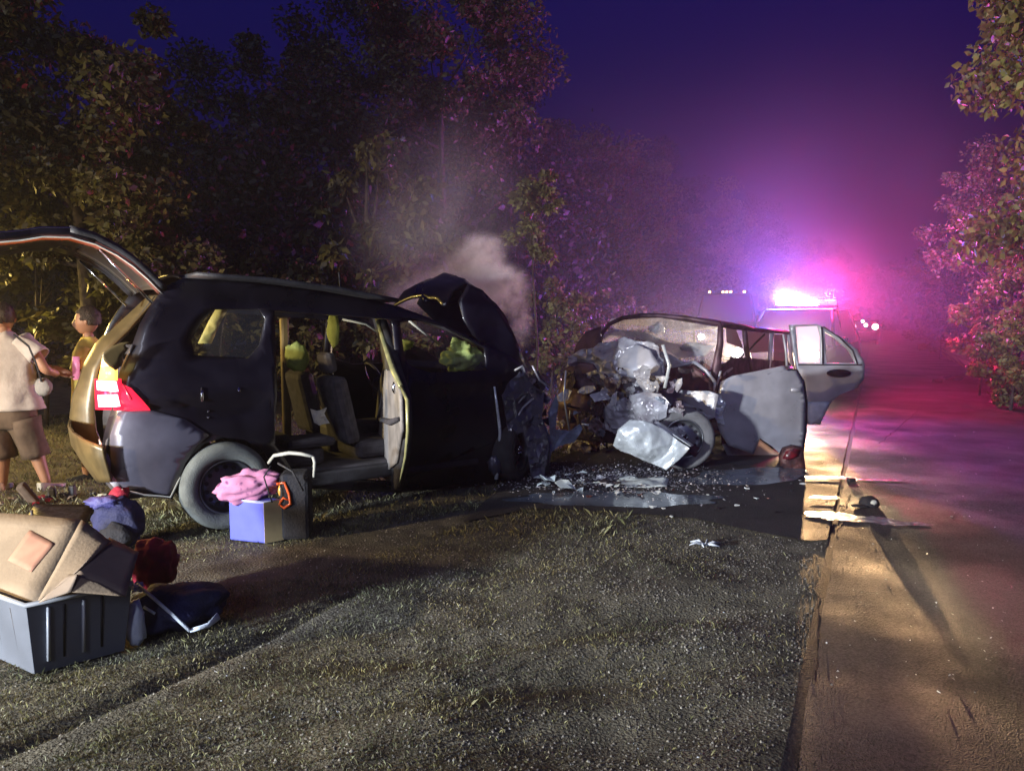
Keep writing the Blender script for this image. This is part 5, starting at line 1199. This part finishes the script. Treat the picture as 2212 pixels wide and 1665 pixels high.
# blue box, black bag, pink bundle
bb0 = gnd(496, 1166); bb1 = gnd(572, 1174); ex = (bb1 - bb0); wx = ex.length; ex.normalize(); ey = V((-ex.y, ex.x, 0))
bl = empty('storage_box', bb0, 'small blue box with a tan side standing before the rear wheel of the black car', 'box')
hB = .305
def bq(a, b, z): return bb0 + ex * a + ey * b + V((0, 0, z))
tb = bb1 + V((math.cos(R(38)), math.sin(R(38)), 0)) * .14
vs = [bq(0, 0, 0), bb1, tb, bq(0, .16, 0)]; vs = [V(p) for p in vs]; top = [p + V((0, 0, hB)) for p in vs]
o = mobj('box_body', vs + top, [(3, 2, 1, 0), (4, 5, 6, 7), (0, 1, 5, 4), (2, 3, 7, 6), (3, 0, 4, 7)], M['blue_plastic'], bl); bevel(o, .012, 3)
o = mobj('box_side', [vs[1] + V((.001, -.002, .004)), vs[2] + V((.001, -.002, .004)), top[2] + V((.001, -.002, -.004)), top[1] + V((.001, -.002, -.004))], [(0, 1, 2, 3)], M['tan_plastic'], bl); solid(o, .006, 0)
tube('rim', [top[0] + V((0, -.004, 0)), top[1] + V((0, -.004, 0)), top[2]], .006, mat('pale_blue_rim', (.4, .45, .75), .4), bl, 6)
bk0 = gnd(628, 1166)
bk = empty('black_crate', bk0, 'black bag standing against the right side of the blue box with a pale carrying frame', 'bag')
boxw('bag_body', bk0 + V((.02, .10, .245)), (.21, .22, .49), M['black_cloth'], bk, rz=R(8), bev=.03)
ybk = bk0.y
tube('handle', [at(u, v, y) for u, v, y in ((580, 1000, ybk + .12), (592, 984, ybk + .10), (625, 978, ybk + .06), (650, 980, ybk + .04), (676, 986, ybk + .02))], [.012, .014, .015, .014, .012], M['grey_plastic'], bk, 8)
tube('handle', [at(676, 986, ybk + .02), at(680, 998, ybk + .02), at(678, 1030, ybk + .02)], [.012, .013, .010], M['grey_plastic'], bk, 8)
tube('bag_strap', [at(600, 1000, ybk - .03), at(632, 1018, ybk - .05), at(655, 1060, ybk - .04)], .008, M['charcoal'], bk, 6)
# pink floral bundle
pm = bpy.data.materials.new('pink_floral_cloth'); pm.use_nodes = True; n = pm.node_tree; b = n.nodes['Principled BSDF']; b.inputs['Roughness'].default_value = .85
tc = n.nodes.new('ShaderNodeTexCoord'); vo = n.nodes.new('ShaderNodeTexVoronoi'); vo.inputs['Scale'].default_value = 17; n.links.new(tc.outputs['Object'], vo.inputs['Vector'])
rr_ = n.nodes.new('ShaderNodeValToRGB'); dn = n.nodes.new('ShaderNodeTexNoise'); dn.inputs['Scale'].default_value = 14; av = n.nodes.new('ShaderNodeVectorMath'); av.operation = 'MULTIPLY_ADD'; av.inputs[1].default_value = (.09, .09, .09); n.links.new(tc.outputs['Object'], dn.inputs['Vector']); n.links.new(dn.outputs['Color'], av.inputs[0]); n.links.new(tc.outputs['Object'], av.inputs[2]); n.links.new(av.outputs[0], vo.inputs['Vector'])
rr_.color_ramp.elements[0].position = .12; rr_.color_ramp.elements[0].color = (.16, .05, .16, 1); rr_.color_ramp.elements[1].position = .34; rr_.color_ramp.elements[1].color = (.50, .20, .36, 1)
n.links.new(vo.outputs['Distance'], rr_.inputs[0]); n.links.new(rr_.outputs[0], b.inputs['Base Color'])
pc_ = at(535, 1052, bb0.y + .02)
pk = blob('cloth_bundle', pc_, (.225, .10, .115), pm, None, 4, .22, 3.4, 7.7, rz=R(6), creased=True)
for v in pk.data.vertices:
    dx_ = v.co.x - pc_.x; v.co.z += dx_ * .16
tag(pk, 'pink patterned cloth bundle lying on top of the blue box', 'cloth')
tube('tie', [at(585, 1006, bb0.y - .06), at(570, 1030, bb0.y - .10), at(580, 1062, bb0.y - .10), at(588, 1085, bb0.y - .08)], .006, M['black_cloth'], pk, 6)
og = empty('lantern', at(612, 1070, bb0.y + .06), 'orange-red plastic handle piece wedged between pink bundle and black bag', 'lamp')
yy = bb0.y - .02
tube('handle', [at(598, 1045, yy), at(614, 1042, yy), at(624, 1065, yy), at(628, 1088, yy), at(614, 1097, yy), at(603, 1088, yy), at(612, 1075, yy), at(622, 1080, yy)], [.009, .010, .011, .012, .011, .010, .009, .007], M['red_orange'], og, 8)
blob('lens', at(607, 1060, yy + .03), (.022, .02, .045), mat('amber_plastic', (.6, .28, .05), .3), og, 2, .2)
# shoes, board and bits scattered behind the tote
def small(name, c, size, m, label, cat, rz=0, rx=0, ry=0):
    o = boxw(name, c, size, m, None, rz=rz, rx=rx, ry=ry, bev=min(size) * .25); return tag(o, label, cat)
small('boot', gnd(62, 1092) + V((0, 0, .10)), (.07, .10, .22), M['shorts'], 'brown boot lying upright behind the cardboard box', 'boot', .3, .2, -.5)
small('small_box', gnd(113, 1078) + V((0, 0, .05)), (.06, .05, .10), M['charcoal'], 'small dark carton standing right of the brown boot', 'carton', .2)
small('small_box', gnd(157, 1074) + V((0, 0, .055)), (.055, .05, .11), M['charcoal'], 'narrow dark carton nearest the rear bumper of the black car', 'carton', -.1)
bd = quad3('flat_panel', [gnd(52, 1128, .05), gnd(185, 1130, .03), gnd(205, 1092, .05), gnd(75, 1090, .06)], M['dark_metal'], None, .012, .01); tag(bd, 'dark flat panel lying on the grass behind the cardboard box', 'panel')
tube('table_leg', [gnd(70, 1128) + V((0, 0, .0)), gnd(70, 1128) + V((.0, 0, .10))], .012, M['charcoal'], bd, 6)
random.seed(5)
for i in range(16):
    u, v = random.uniform(-10, 235), random.uniform(1068, 1120); c = gnd(u, v)
    m_, cw = random.choice([(M['charcoal'], 'charcoal'), (M['grey_plastic'], 'pale grey'), (M['white_cloth'], 'white'), (M['red_cloth'], 'red'), (M['navy_cloth'], 'navy'), (M['shorts'], 'brown')])
    o = blob('litter_piece', c + V((0, 0, .02)), (random.uniform(.02, .06), random.uniform(.02, .05), random.uniform(.012, .03)), m_, None, 2, .5, 4, i, creased=True, smooth=False)
    tag(o, '%s crumpled scrap behind the cardboard box, %s, %s' % (cw, ['at the frame edge', 'by the brown boot', 'by the dark cartons', 'by the rucksack'][min(3, int((u + 10) / 62))], 'nearer the people' if v < 1085 else 'nearer the box' if v > 1103 else 'midway to the people'), 'litter', 'scattered belongings behind the box')

# ============================================================ DEBRIS ON THE ROAD
def shard(name, c, s, m, label, cat, group=None, seed=0, flat=.35):
    rr = random.Random(seed); c = V(c); n = rr.choice([5, 6, 7]); vs = []
    for k in range(n):
        a = 2 * math.pi * k / n; q = s * rr.uniform(.35, 1.1); vs.append(c + V((math.cos(a) * q, math.sin(a) * q * .7, rr.uniform(0.004, s * flat))))
    vs.append(c + V((0, 0, s * flat * rr.uniform(.3, 1))))
    o = mobj(name, vs, [(k, (k + 1) % n, n) for k in range(n)], m); solid(o, .006, 0); return tag(o, label, cat, group)
random.seed(21)
pal = [(M['white_debris'], 'pale'), (M['white_debris'], 'pale'), (M['silver_torn'], 'silver-grey'), (M['dark_metal'], 'dark metal'), (M['black_cloth'], 'black'), (M['bright'], 'shiny'), (M['charcoal'], 'charcoal'), (M['dark_metal'], 'dark metal'), (M['rust'], 'reddish')]
def where(t, a): return a[min(len(a) - 1, max(0, int(t * len(a))))]
for i in range(64):
    u = max(1150, min(1420, random.gauss(1285, 75))); v = random.uniform(1018, 1078) - abs(u - 1285) * .05; sz = random.uniform(.025, .075); m_, cw = random.choice(pal)
    shard('shard', gnd(u, v), sz, m_, '%s %s shard, heap between the wrecks, %s, %s' % ('large' if sz > .055 else 'medium' if sz > .04 else 'small', cw, where((u - 1150) / 270, ['by black car wheel', 'left part', 'middle', 'right part', 'below pale bumper']), where((v - 1010) / 66, ['far side', 'centre', 'near side'])), 'shard', 'crash shards between the wrecks', i, .8)
for i in range(34):
    u = random.uniform(1400, 1745); v = random.uniform(1000, 1120); sz = random.uniform(.015, .04); m_, cw = random.choice(pal)
    shard('shard', gnd(u, v), sz, m_, '%s %s shard on the wet lane, %s, %s' % ('bigger' if sz > .027 else 'tiny', cw, where((u - 1400) / 345, ['below front wheel', 'between wheel and door', 'below front door', 'by red lamp unit']), where((v - 1000) / 120, ['close to the car', 'midway', 'near the verge'])), 'shard', 'small shards on the wet lane', i + 300, .5)
def specks(name, n, ur, vr, s0, s1, m, label, seed):
    r_ = np.random.default_rng(seed); out = np.zeros((n, 4, 3))
    for i in range(n):
        g_ = gnd(r_.uniform(*ur), r_.uniform(*vr), .01); q = r_.uniform(s0, s1)
        for k in range(4): out[i, k] = (g_.x + r_.uniform(-q, q), g_.y + r_.uniform(-q, q), .008 + r_.uniform(0, 1.3) * q)
    tag(fast_mesh(name, out.reshape(-1, 3), 4, m, faces_per=[(0, 1, 2), (0, 2, 3), (0, 3, 1)]), label, 'crumbs', kind='stuff')
specks('glass_crumbs', 160, (1760, 2190), (800, 1500), .004, .010, M['bright'], 'tiny glass crumbs glinting on the asphalt lane', 31)
specks('pale_crumbs', 60, (300, 1720), (1180, 1640), .004, .008, M['white_cloth'], 'tiny pale crumbs on the foreground verge', 32)
# tiny crumbs nobody could count
N = 2600; r_ = np.random.default_rng(9); P_ = np.stack([r_.normal(1.0, .55, N), r_.normal(7.35, .35, N)], 1); s_ = r_.uniform(.006, .02, N)
v_ = np.zeros((N, 4, 3))
for k in range(4): v_[:, k, 0] = P_[:, 0] + r_.uniform(-1, 1, N) * s_; v_[:, k, 1] = P_[:, 1] + r_.uniform(-1, 1, N) * s_; v_[:, k, 2] = .008 + r_.uniform(0, 1.3, N) * s_
tag(fast_mesh('fine_debris', v_.reshape(-1, 3), 4, M['silver_torn'], faces_per=[(0, 1, 2), (0, 2, 3), (0, 3, 1)]), 'fine broken glass and plastic crumbs around the wrecks', 'debris', kind='stuff')
wp = quad3('torn_trim', [gnd(1328, 1048, .02), gnd(1440, 1050, .02), gnd(1446, 1030, .06), gnd(1340, 1026, .05)], M['white_debris'], None, .01, .06, 8, 7); tag(wp, 'long torn pale trim lying under the hanging bumper', 'trim')
for k, (u, v, s) in enumerate(((1185, 1046, .13), (1222, 1062, .12), (1160, 1040, .07))):
    shard('bumper_shard', gnd(u, v), s, M['white_debris'], ['largest pale jagged shard below the torn blue bumper', 'pale forked shard nearest the lit grass edge', 'small pale shard touching the black car front wheel'][k], 'shard', None, 900 + k, .9)
tw = empty('torn_paper', gnd(1522, 1182), 'white torn scrap lying on the orange-lit streak in the foreground', 'scrap')
for k in range(6):
    a = k * 1.05; c = gnd(1522, 1180) + V((0, 0, .01))
    tube('strip', [c, c + V((math.cos(a) * .06, math.sin(a) * .05, .02)), c + V((math.cos(a + .3) * .12, math.sin(a + .3) * .08, .008))], [.008, .012, .004], M['white_cloth'], tw, 5, flat=.4)
# black cap/bottle cluster on the road joint
cpn = gnd(1874, 1096)
ca = empty('cap', cpn, 'black cap with a pale badge lying on the road right of the joint', 'cap')
blob('crown', cpn + V((.02, .02, .035)), (.085, .07, .065), M['black_cloth'], ca, 3, .1, 3, 1, floor=.0)
blob('brim', cpn + V((-.07, -.01, .02)), (.075, .06, .012), M['black_cloth'], ca, 3, .1, 3, 2)
blob('badge', cpn + V((.03, -.045, .055)), (.028, .018, .022), M['grey_plastic'], ca, 2, .2)
bt = empty('bottle', gnd(1852, 1046), 'short clear bottle with a dark base standing beside the road joint', 'bottle')
lathe('bottle_body', gnd(1852, 1046), (0, 0, 1), [(0, .001), (0, .035), (.02, .038), (.045, .038), (.06, .028), (.068, .018), (.08, .018), (.081, .001)], M['tote'], bt, 20)
lathe('bottle_cap', gnd(1852, 1046) + V((0, 0, .08)), (0, 0, 1), [(0, .022), (.022, .022), (.023, .001)], M['bright'], bt, 16)
small('dark_block', gnd(1838, 1040) + V((0, 0, .02)), (.08, .05, .04), M['charcoal'], 'dark broken block left of the short bottle', 'block', .3)
for u, v, s, lb_ in ((2060, 820, .22, 'dark flat lump on the right road edge far off'), (2025, 826, .14, 'smaller dark lump left of the flat lump on the road edge')):
    tag(blob('road_lump', gnd(u, v) + V((0, 0, .03)), (s, s * .6, .06), M['black_cloth'], None, 3, .4, 3, s * 30, floor=0), lb_, 'lump')
# distant woodland closing the view, star
arr, _ = crown_arr(77, 110000, (1, 1, 1), .16, 5)
rr2 = np.random.default_rng(5); n_ = 110000
tpar = rr2.random(n_); side = rr2.random(n_) < .72
yv = 14 + 110 * tpar ** 1.4; base_x = 1.07 + .487 * (yv - 2.69)
xv = np.where(side, base_x - 7.0 - rr2.exponential(2.5, n_) - yv * .0, base_x + 4.8 + rr2.exponential(2.0, n_) + yv * .01)
zv = np.abs(rr2.normal(0, 1.6, n_)) * (1 + .3 * np.sin(yv * .7)) + .1
lv = arr.reshape(-1, 4, 3); lv = lv - lv[:, :1]; lv = lv * (1 + yv[:, None, None] * .012) + np.stack([xv, yv, zv], 1)[:, None, :]
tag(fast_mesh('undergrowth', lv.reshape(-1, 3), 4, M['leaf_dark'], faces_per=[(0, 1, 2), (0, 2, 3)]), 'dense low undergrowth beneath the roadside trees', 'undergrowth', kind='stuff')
n_ = 26000; xv = rr2.uniform(25, 95, n_); yv = rr2.uniform(105, 125, n_); zv = rr2.random(n_) ** .7 * (7.5 + 2.0 * np.sin(xv * .35) + 1.2 * np.sin(xv * .9))
lv = arr.reshape(-1, 4, 3)[:n_]; lv = (lv - lv[:, :1]) * 7 + np.stack([xv, yv, zv], 1)[:, None, :]
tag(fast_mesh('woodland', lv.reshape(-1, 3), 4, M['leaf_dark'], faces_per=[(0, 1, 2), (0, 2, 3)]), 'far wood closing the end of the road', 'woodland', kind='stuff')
n_ = 90000; xv = rr2.uniform(-60, -2, n_); yv = 17 + rr2.random(n_) * 6 - xv * .05; zv = rr2.random(n_) * 7
lv = arr.reshape(-1, 4, 3)[:n_]; lv = (lv - lv[:, :1]) * 1.3 + np.stack([xv, yv, zv], 1)[:, None, :]
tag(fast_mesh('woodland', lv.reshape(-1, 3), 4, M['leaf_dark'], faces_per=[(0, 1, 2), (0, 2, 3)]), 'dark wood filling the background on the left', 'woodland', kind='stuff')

# ============================================================ SMOKE AND HAZE
def volmat(name, dens, col, nscale=2.0, lo=.35, hi=.75, aniso=0.0):
    m = bpy.data.materials.new(name); m.use_nodes = True; n = m.node_tree; n.nodes.clear()
    out = n.nodes.new('ShaderNodeOutputMaterial'); pvn = n.nodes.new('ShaderNodeVolumePrincipled'); pvn.inputs['Color'].default_value = (*col, 1); pvn.inputs['Anisotropy'].default_value = aniso
    n.links.new(pvn.outputs[0], out.inputs['Volume'])
    if nscale:
        tc = n.nodes.new('ShaderNodeTexCoord'); t = n.nodes.new('ShaderNodeTexNoise'); t.inputs['Scale'].default_value = nscale; t.inputs['Detail'].default_value = 5; t.inputs['Distortion'].default_value = .6
        n.links.new(tc.outputs['Object'], t.inputs['Vector'])
        mr = n.nodes.new('ShaderNodeMapRange'); mr.inputs['From Min'].default_value = lo; mr.inputs['From Max'].default_value = hi; mr.inputs['To Min'].default_value = 0; mr.inputs['To Max'].default_value = dens
        n.links.new(t.outputs[0], mr.inputs[0]); n.links.new(mr.outputs[0], pvn.inputs['Density'])
    else: pvn.inputs['Density'].default_value = dens
    return m
def cloud(name, puffs, m, label, seed=0, vox=.06):
    bm = bmesh.new()
    for (u, v, Y, r0) in puffs:
        c = at(u, v, Y); q = bmesh.ops.create_icosphere(bm, subdivisions=3, radius=1)
        for x in q['verts']:
            d = x.co.normalized(); k = 1 + .22 * mn.noise(d * 2.2 + c * 3) + .12 * mn.noise(d * 6 + c * 5)
            x.co = c + d * r0 * k
    o = bobj(name, bm, m); rm = o.modifiers.new('union', 'REMESH'); rm.mode = 'VOXEL'; rm.voxel_size = vox
    tag(o, label, 'smoke', kind='stuff'); return o
def veil(name, c, rad, dens, label, nscale=1.2, col=(.88, .85, .9), aniso=0.0, seed=0.0):
    """soft-edged smoke: an ellipsoid whose density fades to nothing at its surface"""
    m = bpy.data.materials.new(name); m.use_nodes = True; n = m.node_tree; n.nodes.clear()
    out = n.nodes.new('ShaderNodeOutputMaterial'); pv_ = n.nodes.new('ShaderNodeVolumePrincipled'); pv_.inputs['Color'].default_value = (*col, 1); pv_.inputs['Anisotropy'].default_value = aniso
    n.links.new(pv_.outputs[0], out.inputs['Volume']); tc = n.nodes.new('ShaderNodeTexCoord')
    ln = n.nodes.new('ShaderNodeVectorMath'); ln.operation = 'LENGTH'; n.links.new(tc.outputs['Object'], ln.inputs[0])
    m1 = n.nodes.new('ShaderNodeMapRange'); m1.interpolation_type = 'SMOOTHERSTEP'; m1.inputs['From Min'].default_value = 1.0; m1.inputs['From Max'].default_value = .05; n.links.new(ln.outputs['Value'], m1.inputs[0])
    mp = n.nodes.new('ShaderNodeMapping'); mp.inputs['Location'].default_value = (seed, seed, seed); mp.inputs['Scale'].default_value = tuple(r_ / max(rad) for r_ in rad); n.links.new(tc.outputs['Object'], mp.inputs[0])
    t = n.nodes.new('ShaderNodeTexNoise'); t.inputs['Scale'].default_value = nscale; t.inputs['Detail'].default_value = 4; t.inputs['Distortion'].default_value = .5; n.links.new(mp.outputs[0], t.inputs['Vector'])
    m2 = n.nodes.new('ShaderNodeMapRange'); m2.inputs['From Min'].default_value = .32; m2.inputs['From Max'].default_value = .68; n.links.new(t.outputs[0], m2.inputs[0])
    mu = n.nodes.new('ShaderNodeMath'); mu.operation = 'MULTIPLY'; n.links.new(m1.outputs[0], mu.inputs[0]); n.links.new(m2.outputs[0], mu.inputs[1])
    mv = n.nodes.new('ShaderNodeMath'); mv.operation = 'MULTIPLY'; mv.inputs[1].default_value = dens; n.links.new(mu.outputs[0], mv.inputs[0]); n.links.new(mv.outputs[0], pv_.inputs['Density'])
    bm = bmesh.new(); bmesh.ops.create_icosphere(bm, subdivisions=3, radius=1.0)
    o = bobj(name, bm, m); o.location = c; o.scale = rad; return tag(o, label, 'smoke', kind='stuff')
for q, (u, v, Y_, rx, ry, rz_, dn) in enumerate(((1020, 600, 8.7, .55, .5, .42, 9.0), (1085, 625, 8.6, .42, .4, .38, 8.0), (950, 625, 8.9, .50, .4, .32, 6.0), (1125, 690, 8.5, .20, .2, .45, 6.0), (1040, 545, 8.8, .40, .35, .30, 6.0), (885, 640, 9.1, .45, .4, .28, 3.5))):
    veil('smoke', at(u, v, Y_), (rx, ry, rz_), dn, ['thick pale smoke billow above the buckled bonnet', 'pale smoke billow right of the thickest one', 'smoke spilling left over the black car roof', 'narrow smoke column between the two wrecks', 'topmost curl of the thick smoke', 'faint smoke trail behind the black car roof'][q], 3.2, (.95, .90, .94), seed=q * 3.7)
veil('smoke', at(940, 470, 10.2), (1.7, 1.2, 2.2), .28, 'thin drifting smoke veil above the thick smoke', 2.2)
veil('smoke', at(1690, 735, 13.2), (1.5, 1.1, .9), .35, 'veil added for the white glare round the patrol car headlights', 2.0, seed=4)  # soft volume put in so the headlamps glare white through the windows
veil('smoke', BAR[0](-.42, 0, 2.1), (1.1, 1.0, .34), .13, 'veil added for the glare round the blue and red light bar', 1.0, seed=9)  # soft volume put in for the coloured bloom of the beacons
veil('smoke', at(1700, 590, 18.0), (14, 9, 6.4), .042, 'magenta-lit smoke hanging over the patrol car', 1.6, aniso=.2, seed=2)
hz = boxw('haze', (0, 62, 8), (160, 170, 18.9), None, None, bev=0)
hm = volmat('haze_air', .0016, (.9, .88, .95), 0, aniso=.62); hz.data.materials.append(hm); tag(hz, 'thin smoky night haze over the road', 'haze', kind='stuff')
